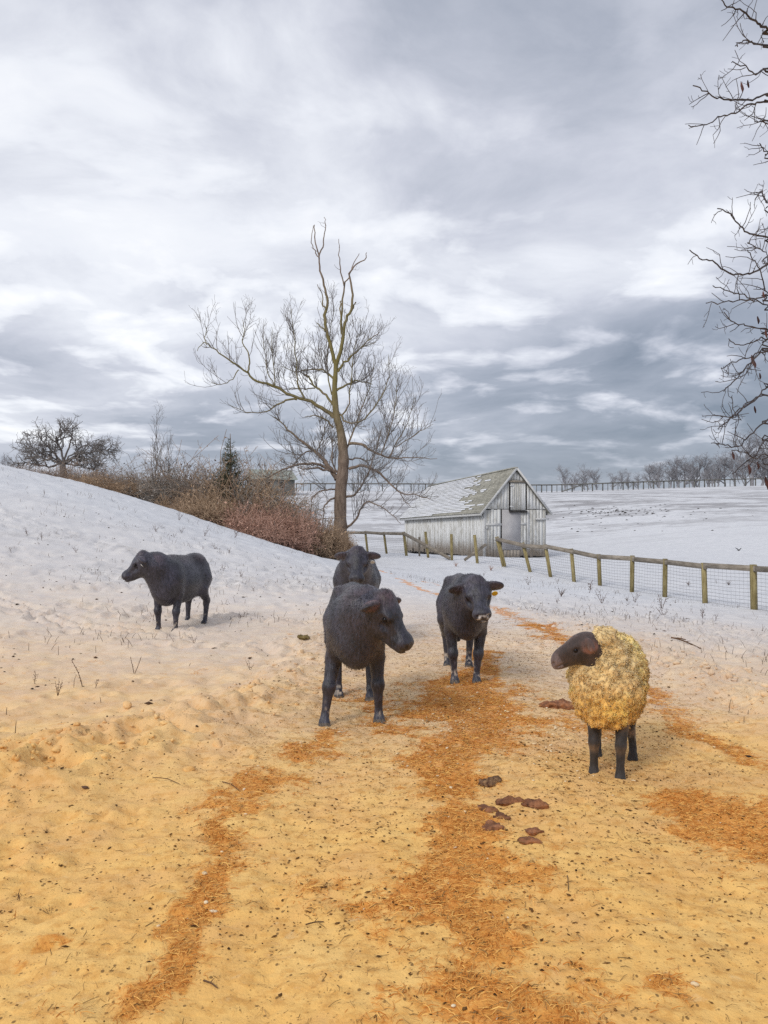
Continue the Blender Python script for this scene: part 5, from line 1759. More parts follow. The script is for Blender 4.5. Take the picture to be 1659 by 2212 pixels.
# the one behind it, looking straight out
hB = TO_CAM - .02
build_cattle('calf', 'black calf half hidden behind the nearest calf, white tag in its ear', place(766, 1392, (.45, 0), hB, 1.06), hB, 1.06,
             (.76, .05, 1.10, .0, .72, 0), ((0, 0), (0, 0), (0, 0), (0, 0)), (1, M_TAGW, .026), 13, .0, wide=1.02, fuzz=20000)
# the calf further along the lane with the yellow tag
hC = TO_CAM - .02
build_cattle('calf', 'black calf facing the camera with a yellow ear tag, beside the sheep', place(1007, 1479, (.45, 0), hC, .97), hC, .97,
             (.76, .07, 1.03, .12, .62, .10), ((.02, -.045), (.0, .035), (.02, -.05), (.0, .02)), (1, M_TAGY, .03), 23, .0, wide=.80, fuzz=27000, frost=True)
# the steer on the slope at the left
hD = TO_CAM - R(12)
build_cattle('steer', 'black steer standing apart in the snow of the slope, seen side on', place(360, 1360, (.42, 0), hD, 1.06), hD, 1.06,
             (.70, -.20, 1.07, -1.25, .60, 0), ((.05, .0), (-.05, .0), (.04, 0), (-.03, 0)), (1, M_TAGW, .018), 33, .04, wide=.86, fuzz=20000, tan_rim=.7, deep=.07, sink=.03)

# ------------------------------------------------------------------ the sheep
def build_sheep():
    hd = TO_CAM - .32
    root = empty('sheep', place(1313, 1678, (.22, 0), hd, 1.0), hd)
    tag(root, 'woolly cream sheep with a dark brown face and legs, looking at the calves', 'sheep')
    h = .0090
    B = Body((-.62, -.42, -.03), (.72, .52, .98), h)
    # bare body: legs, head and neck
    M = rot_ypr(-1.22, .46, 0)
    Pl = np.array([.36, -.13, .885])
    def H(x, y, z): return Pl + M @ np.array([x * 1.05, y * .95, z * 1.02])
    B.ell((0, 0, .56), (.34, .16, .19), .08)
    B.cone((.22, -.03, .62), .13, H(.0, 0, -.06), .085, .08)
    k = .03
    B.ell(H(.045, 0, -.035), (.080, .062, .066), .05, M)
    B.cone(H(.06, 0, -.035), .060, H(.185, 0, -.052), .037, k)
    B.ell(H(.13, 0, -.020), (.085, .040, .034), .03, M)            # arched nose
    B.ell(H(.205, 0, -.058), (.036, .035, .034), k, M)
    B.ell(H(.215, 0, -.080), (.026, .030, .018), .02, M)
    B.cone(H(.03, 0, -.092), .052, H(.18, 0, -.085), .024, k)
    for s in (-1, 1):
        B.ell(H(.075, s * .030, -.070), (.055, .03, .04), k, M)
        B.ell(H(.082, s * .056, -.018), (.024, .012, .014), .015, M)
        e0, e2 = H(.005, s * .058, -.012), H(.01, s * .165, -.058)
        d = (e2 - e0) / np.linalg.norm(e2 - e0)
        fw = M @ np.array([.8, 0, .3]); fw -= d * (fw @ d); fw /= np.linalg.norm(fw)
        A = np.column_stack([d, np.cross(fw, d), fw])
        B.ell((e0 + e2) / 2, (.062, .036, .016), .015, A)
    for s in (-1, 1):
        B.cut(H(.228, s * .022, -.052), (.012, .008, .007), .008, M)
        B.cut(H(.205, s * .040, -.078), (.04, .016, .005), .008, M)
        B.cut(H(.088, s * .072, -.034), (.02, .012, .012), .012, M)
    def leg(pts, rs, f):
        B.chain(pts[:2], rs[:2], .04)
        B.chain(pts[1:], rs[1:], .012)
        for t in (-1, 1):
            B.cone((f[0] + .005, f[1] + t * .012, .045), .018, (f[0] + .026, f[1] + t * .016, .013), .020, .012)
            B.cone((f[0] - .012, f[1] + t * .011, .018), .016, (f[0] + .030, f[1] + t * .016, .010), .015, .012)
    for s, dx_, dy_ in ((1, .03, .0), (-1, -.02, -.01)):
        f = (.22 + dx_, s * .075 + dy_)
        leg([(.22, s * .09, .50), (.19 + dx_ * .3, s * .085, .36), (.225 + dx_ * .6, s * .078 + dy_ * .5, .215), (.215 + dx_, f[1], .075), (f[0], f[1], .05)], [.065, .046, .031, .024, .026], f)
        B.ell((.228 + dx_ * .6, s * .078 + dy_ * .5, .215), (.030, .031, .040), .02)
    for s, dx_, dy_ in ((1, .02, .04), (-1, .0, -.0)):
        f = (-.24 + dx_, s * .095 + dy_)
        leg([(-.20, s * .10, .52), (-.17 + dx_ * .3, s * .10 + dy_ * .3, .38), (-.285 + dx_ * .6, s * .095 + dy_ * .6, .25), (-.262 + dx_, f[1], .08), (f[0], f[1], .05)], [.09, .06, .031, .024, .026], f)
        B.ell((-.29 + dx_ * .6, s * .095 + dy_ * .6, .255), (.028, .026, .038), .02)
    F = np.maximum(B.F, -np.broadcast_to(B.ax[2][None, None, :], B.F.shape) + .002)
    V, Q = surface_net(F, B.lo, h)
    n1 = vnoise3(V[:, 0] * 11, V[:, 1] * 11, V[:, 2] * 11, 5)
    n2 = vnoise3(V[:, 0] * 45, V[:, 1] * 45, V[:, 2] * 45, 6)
    HL = (V - Pl) @ M
    col = np.array([[.060, .038, .033]]) * (1 + .35 * n1[:, None] + .15 * n2[:, None])
    bridge = np.clip(1 - np.abs(HL[:, 1]) / .04, 0, 1) * (HL[:, 2] > -.03) * (HL[:, 0] > .03)
    col = col + np.array([[.05, .034, .03]]) * bridge[:, None]
    cheek = np.exp(-(((HL[:, 0] - .07) / .045) ** 2 + ((HL[:, 2] + .075) / .04) ** 2))
    col = col * (1 - .5 * cheek[:, None])
    mouth = np.exp(-((HL[:, 2] + .088) / .006) ** 2) * (HL[:, 0] > .17) * (np.abs(HL[:, 1]) < .08)
    col = col * (1 - .7 * mouth[:, None])
    leg_ = V[:, 2] < .36
    dark = np.array([[.030, .024, .022]]) * (1 + .4 * n2[:, None])
    col = np.where(leg_[:, None], dark, col)
    tan = np.array([[.26, .165, .10]])
    knee = np.exp(-((V[:, 2] - .185) / .022) ** 2) + .9 * np.exp(-((V[:, 2] - .345) / .03) ** 2) * (V[:, 0] > 0)
    kk = np.clip(knee * (.8 + n1 * .8), 0, .85) * leg_
    col = col * (1 - kk[:, None]) + tan * kk[:, None]
    hind = (V[:, 0] < -.05) & leg_ & (V[:, 2] > .11)
    cake = hind * sstep(n2 + .5 * n1, .0, .5) * .8
    col = col * (1 - cake[:, None]) + np.array([[.52, .43, .30]]) * cake[:, None]
    for sg in (-1, 1):
        ec = (H(.005, sg * .058, -.012) + H(.01, sg * .165, -.058)) / 2
        ed = np.linalg.norm(V - ec, axis=1)
        em = sstep(-ed, -.068, -.050) * (np.abs(HL[:, 1]) > .068)
        ecol = np.array([[.10, .055, .045]]) * (1 + .3 * n1[:, None]) + np.array([[.13, .05, .035]]) * sstep(-HL[:, 2], .03, .06)[:, None]
        col = col * (1 - em[:, None]) + ecol * em[:, None]
    nose = (HL[:, 0] > .195) & (np.abs(HL[:, 1]) < .06) & (np.abs(HL[:, 2] + .06) < .06)
    col = np.where(nose[:, None], np.array([[.15, .105, .10]]) * (1 + .3 * n1[:, None]), col)
    me = np_mesh('body', V, Q)
    set_col(me, 'tint', np.clip(col, .004, 1))
    link_mesh('body', me, M_SHEEPSKIN, root)
    for s in (-1, 1):
        c = H(.088, s * .058, -.034)
        u = np.linspace(0, math.pi, 7)
        v_ = np.linspace(0, 2 * math.pi, 11)[:-1]
        SV = np.array([[math.sin(a) * math.cos(b), math.sin(a) * math.sin(b), math.cos(a)] for a in u for b in v_]) * .0145 + c
        SF = np.array([(i * 10 + j, i * 10 + (j + 1) % 10, (i + 1) * 10 + (j + 1) % 10, (i + 1) * 10 + j) for i in range(6) for j in range(10)])
        part('eye', (SV, SF), M_EYE, root, True)
    # fleece: a lumpy shell with locks of wool
    W_ = Body((-.60, -.36, .20), (.52, .36, 1.0), .0075)
    W_.ell((-.02, 0, .585), (.36, .205, .225), .1)
    W_.ell((-.08, 0, .70), (.34, .15, .115), .08)
    W_.ell((.20, -.01, .50), (.15, .15, .17), .08)
    W_.ell((.16, -.01, .575), (.21, .195, .22), .1)
    W_.ell((-.24, 0, .60), (.20, .20, .225), .1)
    W_.ell((.20, -.03, .68), (.17, .16, .15), .1)
    W_.cone((.24, -.06, .68), .14, H(-.095, 0, -.07), .075, .08)
    W_.ell((.0, 0, .43), (.28, .17, .10), .1)
    for s in (-1, 1):
        W_.cone((-.20, s * .10, .52), .11, (-.22, s * .10, .40), .06, .08)
        W_.cone((.20, s * .09, .50), .085, (.20, s * .08, .41), .05, .07)
    band = np.argwhere(np.abs(W_.F) < .06)
    pb = W_.lo + band * W_.h
    def worley(p, cell, seed):
        c = np.floor(p / cell).astype(np.int64)
        best = np.full(len(p), 9.0)
        for i in (-1, 0, 1):
            for j in (-1, 0, 1):
                for k in (-1, 0, 1):
                    q = c + np.array([i, j, k])
                    f = [(_hash(q[:, 0] + q[:, 2] * 7919, q[:, 1] - q[:, 2] * 104729, seed + m) & 0xFFFF) / 65535.0 for m in range(3)]
                    d = (p[:, 0] / cell - q[:, 0] - f[0]) ** 2 + (p[:, 1] / cell - q[:, 1] - f[1]) ** 2 + (p[:, 2] / cell - q[:, 2] - f[2]) ** 2
                    best = np.minimum(best, d)
        return np.sqrt(best)
    wp = pb + .012 * np.stack([vnoise3(pb[:, 0] * 30, pb[:, 1] * 30, pb[:, 2] * 30, 40 + q) for q in range(3)], 1)
    lump = worley(wp, .075, 3) * .040 + worley(wp, .030, 7) * .012
    W_.F[band[:, 0], band[:, 1], band[:, 2]] += lump - .032
    FV, FQ = surface_net(W_.F, W_.lo, W_.h)
    a = vnoise3(FV[:, 0] * 9, FV[:, 1] * 9, FV[:, 2] * 9, 15)[:, None]
    b = vnoise3(FV[:, 0] * 40, FV[:, 1] * 40, FV[:, 2] * 40, 16)[:, None]
    hgt = sstep(FV[:, 2], .36, .80)[:, None]
    front = sstep(FV[:, 0], .12, .32)[:, None] * sstep(FV[:, 2], .48, .62)[:, None]
    wool = np.array([[.90, .53, .13]]) * (1 - hgt) + np.array([[.92, .67, .26]]) * hgt
    wool = wool * (1 - .55 * front) + np.array([[.84, .64, .36]]) * .55 * front
    wool = wool * (1 + .22 * a + .12 * b)
    me = np_mesh('fleece', FV, FQ)
    set_col(me, 'tint', np.clip(wool, .01, .96))
    fl = link_mesh('fleece', me, M_WOOL, root)
    # locks
    g = np.random.default_rng(91)
    n = 12500
    p0, p1, p2, p3 = (FV[FQ[:, i]] for i in range(4))
    nr = np.cross(p2 - p0, p3 - p1)
    ar = np.linalg.norm(nr, axis=1) + 1e-12
    nr /= ar[:, None]
    i = g.choice(len(FQ), n, p=ar / ar.sum())
    c = (p0[i] + p2[i]) / 2 + g.normal(size=(n, 3)) * .003
    N = nr[i]
    # smooth the directions so that neighbouring locks lie alike
    cl = np.floor(c / .055)
    fx = np.stack([vnoise3(c[:, 0] * 12, c[:, 1] * 12, c[:, 2] * 12, 20 + q) for q in range(3)], 1)
    t = fx * 1.1 + np.array([[0, 0, -.75]]) + g.normal(size=(n, 3)) * .35
    t -= (t * N).sum(1, keepdims=True) * N
    t /= np.linalg.norm(t, axis=1, keepdims=True) + 1e-9
    sd_ = np.cross(N, t)
    kk = 5
    L = g.uniform(.010, .021, n)
    u = np.linspace(0, 1, kk)
    curl = g.uniform(5, 10, n)[:, None] * u[None]
    amp = g.uniform(.003, .006, n)[:, None]
    P = c[:, None] + N[:, None] * (-.003 + .007 * np.sin(u * math.pi * .75))[None, :, None] + t[:, None] * (L[:, None] * u[None])[:, :, None] + sd_[:, None] * (amp * np.sin(curl))[:, :, None] + N[:, None] * (amp * np.cos(curl))[:, :, None]
    Rd = g.uniform(.0021, .0037, n)[:, None] * np.array([[1.0, 1.15, 1.0, .7, .25]])
    LV, LF = tubes_vf(P, Rd, 3)
    tint = wool[FQ[i, 0]] * g.uniform(.92, 1.08, (n, 1))
    me = np_mesh('locks', LV, LF)
    set_col(me, 'tint', np.clip(np.repeat(tint, kk * 3, axis=0), .01, .96))
    o = link_mesh('locks', me, M_WOOL, root)
    o['kind'] = 'stuff'
    # short hair on face and legs
    HV, HF, HC = strands(V, Q, np.clip(col, .004, 1), 6000, .010, .0010, lambda p, N: np.tile(np.array([[0, 0, -1.0]]), (len(p), 1)), .3, 95, lambda c: np.where(c[:, 2] < .04, .02, 1.0))
    me = np_mesh('hair', HV, HF)
    set_col(me, 'tint', np.clip(HC, .003, 1))
    o = link_mesh('hair', me, M_SHEEPSKIN, root)
    o['kind'] = 'stuff'
build_sheep()

# ------------------------------------------------------------------ what lies about on the ground
def litter_material(name, rough=.85):
    m = bpy.data.materials.new(name)
    m.use_nodes = True
    n = NT(m.node_tree)
    b = n.add('ShaderNodeBsdfPrincipled', Base__Color=n.attr('tint').outputs['Color'], Roughness=rough)
    b.inputs['Specular IOR Level'].default_value = .2
    n.add('ShaderNodeOutputMaterial', Surface=b.outputs[0])
    return m
M_LITTER = litter_material('litter')

def lane_lift(x, y):
    return 0.014 * (lane_t(x, y) < .95)

def scatter(n, xr, yr, weight, seed):
    """points on the ground plane kept in proportion to weight(x, y)"""
    g = np.random.default_rng(seed)
    out = []
    tot = 0
    while tot < n:
        x, y = g.uniform(*xr, n * 2), g.uniform(*yr, n * 2)
        inside = np.abs(x) < .52 * y + .8
        k = inside & (g.uniform(0, 1, len(x)) < weight(x, y))
        out.append(np.column_stack([x[k], y[k]]))
        tot += k.sum()
    P = np.concatenate(out)[:n]
    z = ground_z(P[:, 0], P[:, 1]) + lane_lift(P[:, 0], P[:, 1])
    return np.column_stack([P, z]), g

def build_straw(n, weight, seed, length, width, c0, c1, yr=(2.1, 13.0), lift=.003, label='', name='scattered_straw'):
    P, g = scatter(n, (-5, 5), yr, weight, seed)
    a = g.uniform(0, 6.283, n)
    L = g.uniform(*length, n)
    d = np.column_stack([np.cos(a), np.sin(a), g.uniform(-.05, .28, n)])
    side = np.column_stack([-np.sin(a), np.cos(a), np.zeros(n)])
    bend = g.normal(size=(n, 1)) * .35
    p0 = P + (0, 0, .002)
    p1 = p0 + d * (L * .5)[:, None] + (0, 0, lift) + side * bend * (L * .12)[:, None]
    d2 = d + side * bend
    d2[:, 2] -= .35
    p2 = p1 + d2 * (L * .5)[:, None]
    for q in (p1, p2):
        q[:, 2] = np.maximum(q[:, 2], P[:, 2] + .002)
    w_ = (width * g.uniform(.6, 1.4, n))[:, None] * (side * .8 + np.array([[0, 0, .5]]))
    V = np.stack([p0 - w_, p0 + w_, p1 + w_, p1 - w_, p2 + w_ * .5, p2 - w_ * .5], 1).reshape(-1, 3)
    k = np.arange(n)[:, None] * 6
    F = np.concatenate([k + np.array([[0, 1, 2, 3]]), k + np.array([[3, 2, 4, 5]])])
    t = g.uniform(0, 1, (n, 1)) ** 1.4
    col = np.array([c0]) * (1 - t) + np.array([c1]) * t
    me = np_mesh(name, V, F)
    set_col(me, 'tint', np.repeat(col, 6, axis=0))
    o = link_mesh(name, me, M_LITTER)
    tag(o, label, kind='stuff')

build_straw(50000, lambda x, y: straw_mask(x, y) ** .8 * (.45 + .55 * sstep(fbm(x * 9, y * 9, 3, .6, 111), -.2, .3)), 201, (.014, .052), .0014, (.56, .195, .03), (.95, .56, .16), label='orange brown straw trodden into the lane')
build_straw(13000, lambda x, y: np.clip(.25 * grit_mask(x, y) + .35 * straw_mask(x, y), 0, 1), 205, (.02, .06), .0013, (.16, .09, .03), (.50, .30, .11), yr=(2.1, 16.0), label='thin chaff strewn over the packed snow', name='scattered_chaff')

def build_stubble():
    """withered stems just showing through the snow"""
    def wgt(x, y):
        return (lane_t(x, y) > 1.15) * (.03 + .97 * sstep(fbm(x * .7, y * .7, 3, .6, 103), .05, .4))
    g0 = np.random.default_rng(241)
    n = 1500
    pts = []
    while len(pts) < n:
        x, y = g0.uniform(-13, 10, 4000), g0.uniform(6, 30, 4000)
        k = (np.abs(x) < .5 * y + .5) & (g0.uniform(0, 1, 4000) < wgt(x, y))
        pts += list(zip(x[k], y[k]))
    P = np.array(pts[:n])
    z = ground_z(P[:, 0], P[:, 1])
    h_ = g0.uniform(.03, .13, n)
    a = g0.uniform(0, 6.283, n)
    ln = g0.uniform(.1, .8, n) * h_
    p0 = np.column_stack([P, z - .01])
    p2 = p0 + np.column_stack([np.cos(a) * ln, np.sin(a) * ln, h_])
    p1 = (p0 + p2) / 2 + np.array([[0, 0, .012]])
    V, F = tubes_vf(np.stack([p0, p1, p2], 1), np.tile(np.array([[.0035, .003, .002]]), (n, 1)), 3)
    me = np_mesh('snow_stubble', V, F)
    c = np.array([[.07, .045, .032]]) + g0.uniform(0, 1, (n, 1)) * np.array([[.14, .10, .07]])
    set_col(me, 'tint', np.repeat(c, 9, axis=0))
    o = link_mesh('snow_stubble', me, M_LITTER)
    tag(o, 'withered stubble pricking through the snow of the pasture', kind='stuff')
build_stubble()

# unit lump used for crumbs, clods and pats
def ico(sub=1):
    import bmesh
    bm = bmesh.new()
    bmesh.ops.create_icosphere(bm, subdivisions=sub, radius=1.0)
    V = np.array([v.co[:] for v in bm.verts])
    F = np.array([[v.index for v in f.verts] for f in bm.faces])
    bm.free()
    return V, F
OCT = (np.array([(1, 0, 0), (-1, 0, 0), (0, 1, 0), (0, -1, 0), (0, 0, 1), (0, 0, -1)], float),
       np.array([(0, 2, 4), (2, 1, 4), (1, 3, 4), (3, 0, 4), (2, 0, 5), (1, 2, 5), (3, 1, 5), (0, 3, 5)]))

def build_crumbs(name, n, weight, seed, size, flat_, c0, c1, unit, label, yr=(2.1, 14), smooth=False, sink=.3, xr=(-5, 5), rough=.25, mat=None):
    P, g = scatter(n, xr, yr, weight, seed)
    UV, UF = unit
    a = g.uniform(0, 6.283, n)
    s = size[0] * (size[1] / size[0]) ** (g.uniform(0, 1, n) ** 1.8)
    sx, sy, sz = s * g.uniform(.8, 1.9, n), s * g.uniform(.5, 1.0, n), s * flat_ * g.uniform(.7, 1.2, n)
    U = UV[None] * (1 + rough * g.normal(size=(n, len(UV), 1)) * .5)
    x = U[..., 0] * sx[:, None]; y = U[..., 1] * sy[:, None]; z = U[..., 2] * sz[:, None]
    V = np.stack([x * np.cos(a)[:, None] - y * np.sin(a)[:, None], x * np.sin(a)[:, None] + y * np.cos(a)[:, None], z], -1)
    V += (P + np.column_stack([np.zeros(n), np.zeros(n), sz * (1 - sink)]))[:, None]
    F = (UF[None] + (np.arange(n) * len(UV))[:, None, None]).reshape(-1, 3)
    t = g.uniform(0, 1, (n, 1))
    col = np.array([c0]) * (1 - t) + np.array([c1]) * t
    me = np_mesh(name, V.reshape(-1, 3), F, smooth)
    set_col(me, 'tint', np.repeat(col, len(UV), axis=0))
    o = link_mesh(name, me, mat or M_LITTER)
    tag(o, label, kind='stuff')

build_crumbs('dirt_crumbs', 12000, lambda x, y: np.clip(grit_mask(x, y) * (.12 + .9 * sstep(fbm(x * 1.4, y * 1.4, 3, .6, 91), -.15, .45)), 0, 1), 211, (.0022, .010), .45, (.045, .022, .010), (.26, .13, .04), OCT, 'dark crumbs of dirt and dung on the lane')
build_crumbs('field_crumbs', 1100, lambda x, y: .6 * (lane_t(x, y) > 1.0) * (.25 + .75 * sstep(fbm(x * .8, y * .8, 3, .6, 97), -.1, .4)), 213, (.006, .026), .5, (.03, .022, .016), (.14, .08, .05), OCT, 'dark specks of dung and stems lying in the snow', yr=(4, 24), xr=(-9, 8))
churn = lambda x, y: np.clip(np.exp(-(((x - .95) / 1.0) ** 2 + ((y - 6.6) / 1.1) ** 2)) + .10 * straw_mask(x, y), 0, 1)
build_crumbs('snow_crumbs', 1100, churn, 215, (.003, .013), .6, (.78, .58, .33), (.86, .72, .50), ico(1), 'pale crumbs of snow kicked up in the straw', yr=(2.2, 9), smooth=True)

def bank_weight(x, y):
    return np.clip(bank(x, y) * 4.5, 0, 1) * (.15 + .85 * sstep(fbm(x * 1.2, y * 1.2, 3, .6, 99), -.15, .3))
def build_clods():
    """lumps of ploughed snow along both banks"""
    UV, UF = ico(2)
    n = 1000
    P, g = scatter(n, (-5, 5.5), (3.6, 16), bank_weight, 221)
    s = .010 * (4.0) ** (g.uniform(0, 1, n) ** 2.4)
    V = []
    for i in range(n):
        U = UV * s[i] * g.uniform(.6, 1.5, 3) * np.array([1, 1, .75])
        q = UV * 1.3 + g.uniform(-50, 50, 3)
        U = U * (1 + .55 * vnoise3(q[:, 0], q[:, 1], q[:, 2], 5) + .25 * vnoise3(q[:, 0] * 2.7, q[:, 1] * 2.7, q[:, 2] * 2.7, 6))[:, None]
        V.append(U + P[i] + (0, 0, s[i] * .02))
    F = (UF[None] + (np.arange(n) * len(UV))[:, None, None]).reshape(-1, 3)
    V = np.concatenate(V)
    me = np_mesh('snow_clods', V, F)
    z = np.zeros(len(V))
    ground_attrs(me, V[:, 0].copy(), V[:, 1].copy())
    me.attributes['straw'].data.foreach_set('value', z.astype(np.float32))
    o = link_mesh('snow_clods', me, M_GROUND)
    tag(o, 'broken clods of ploughed snow along the banks of the lane', kind='stuff')
build_clods()

# soil clods on the bare strip of the far field
def build_soil_clods():
    UV, UF = OCT
    g = np.random.default_rng(231)
    n = 150
    px = np.concatenate([g.normal(1330, 60, 110), g.uniform(1210, 1640, 40)])
    py = np.concatenate([g.normal(1106, 5, 110), g.uniform(1088, 1150, 40)])
    V = []
    for a, b in zip(px, py):
        d = np.linspace(50, 118, 200)
        x = (a - HX) / FPX * d
        k = np.argmax(EYE - (b - HY) / FPX * d < land(x, d))
        c = np.array([x[k], d[k], float(land(x[k], d[k]))])
        V.append(UV * g.uniform(.05, .12) * np.array([1.4, 1.0, .6]) * g.uniform(.7, 1.3, (6, 1)) + c)
    F = (UF[None] + (np.arange(n) * 6)[:, None, None]).reshape(-1, 3)
    me = np_mesh('soil_clods', np.concatenate(V), F, False)
    set_col(me, 'tint', np.tile(np.array([[.045, .038, .034]]), (n * 6, 1)))
    o = link_mesh('soil_clods', me, M_LITTER)
    tag(o, 'dark clods of bare soil on the far snowy field', kind='stuff')
build_soil_clods()

# ------------------------------------------------------------------ dung pats on the lane
M_DUNG = simple_material('dung', (0.12, 0.048, 0.024), (0.40, 0.17, 0.075), 20.0, .6, bump=1.0, bdist=.015, vary=.25)
M_DUNGSNOW = simple_material('snowy_dung', (0.06, 0.025, 0.016), (0.34, 0.20, 0.10), 45.0, .8, bump=.9, bdist=.01)
M_OLIVE = simple_material('olive_dung', (0.12, 0.085, 0.03), (0.27, 0.20, 0.08), 20.0, .8, bump=.9)
ICO3 = ico(3)
PATS = [(1055, 1697, 46, 22, 'dark dung pat crusted with snow, furthest of the cluster in the straw', 1), (1098, 1740, 50, 26, 'dung pat between the snow crusted one and the lone reddish one', 0), (1157, 1746, 50, 24, 'flat reddish dung pat set apart nearest to the sheep side of the cluster', 0),
        (1053, 1756, 40, 20, 'small rounded dung pat in the middle of the straw cluster', 0), (1083, 1772, 40, 18, 'dung pat touching the small rounded one, slightly nearer', 0), (1062, 1795, 48, 18, 'smeared dung pat lying at the straw edge', 0),
        (1152, 1804, 36, 15, 'thin dung flake just behind the nearest pat', 0), (1141, 1825, 46, 20, 'nearest flat reddish brown dung pat on the clean snow', 0), (1205, 1529, 62, 16, 'flat brown dung smear between the far calf and the sheep', 0),
        (655, 1385, 24, 10, 'olive dung heap in the snow beside the nearest calf', 2), (629, 1383, 14, 8, 'tiny olive dung lump beside the larger heap', 2)]
for k, (px, py, wpx, hpx, lab, mk) in enumerate(PATS):
    x, y = stand(px, py)
    z = gz(x, y) + float(lane_lift(np.array([x]), np.array([y]))[0])
    w_ = wpx / FPX * y / 2
    UV, UF = ICO3
    q = UV * 2.0 + k * 13.7
    nz = 1 + .34 * vnoise3(q[:, 0], q[:, 1], q[:, 2], 3) + .10 * vnoise3(q[:, 0] * 2.3, q[:, 1] * 2.3, q[:, 2] * 2.3, 4)
    ang = np.arctan2(UV[:, 1], UV[:, 0])
    nz = nz * (1 + .16 * np.sin(ang * 2 + k) + .10 * np.sin(ang * 3 + k * 2.1))
    V = UV * nz[:, None] * np.array([w_, w_ * random.uniform(.6, .85), w_ * (.36 if mk != 2 else .4)])
    V[:, 2] += .22 * w_ * vnoise3(q[:, 0] * 3, q[:, 1] * 3, q[:, 2] * 3, 8)
    o = link_mesh('dung_pat', np_mesh('dung_pat', V, UF), (M_DUNG, M_DUNGSNOW, M_OLIVE)[mk])
    o.location = (x, y, z + w_ * .08)
    o.rotation_euler = (0, 0, random.uniform(-.5, .5))
    tag(o, lab, 'dung', 'dung pats')

# ------------------------------------------------------------------ sticks
M_STICK = simple_material('stick', (0.06, 0.035, 0.02), (0.18, 0.10, 0.055), 12.0, .9)
STICKS = [((1450, 1386), (1520, 1399), .012, 'dark broken stick lying on the snow right of the sheep'), ((1462, 1384), (1482, 1394), .010, 'short knobbly stick beside the longer broken stick'),
          ((660, 2008), (700, 2002), .003, 'short dark twig lying on bare snow in the near lane'), ((480, 1695), (516, 1716), .0035, 'bent twig beside the left straw track'),
          ((330, 1690), (388, 1712), .003, 'thin pale twig near the ploughed bank'), ((440, 2130), (470, 2148), .0035, 'curved twig near the lower edge beside the straw'),
          ((1225, 1900), (1228, 1935), .0022, 'fine upright stem at the right side of the big straw patch')]
for (a, b, r, lab) in STICKS:
    ax, ay = stand(*a)
    bx, by = stand(*b)
    p0 = np.array([ax, ay, gz(ax, ay) + .016 + r])
    p1 = np.array([bx, by, gz(bx, by) + .018 + r])
    ln_ = np.linalg.norm(p1 - p0)
    m = (p0 + p1) / 2 + np.array([.02, .05, .03]) * ln_
    q0, rr = rod([p0, p0 * .6 + m * .4 + np.array([0, -.03, .02]) * ln_, m, m * .4 + p1 * .6, p1], [r, r * .9, r * .8, r * .8, r * .5], resample=12)
    side = np.stack([q0[5], q0[5] + (p1 - p0) * .12 + (0, 3 * r, 2 * r), q0[5] + (p1 - p0) * .2 + (0, 5 * r, 3 * r)])
    root = empty('stick', Vector(p0))
    tag(root, lab, 'stick')
    part('stem', tubes_vf((q0 - p0)[None], rr[None], 6), M_STICK, root, True)
    part('side_twig', tubes_vf((side - p0)[None], np.array([[r * .5, r * .4, r * .25]]), 5), M_STICK, root, True)

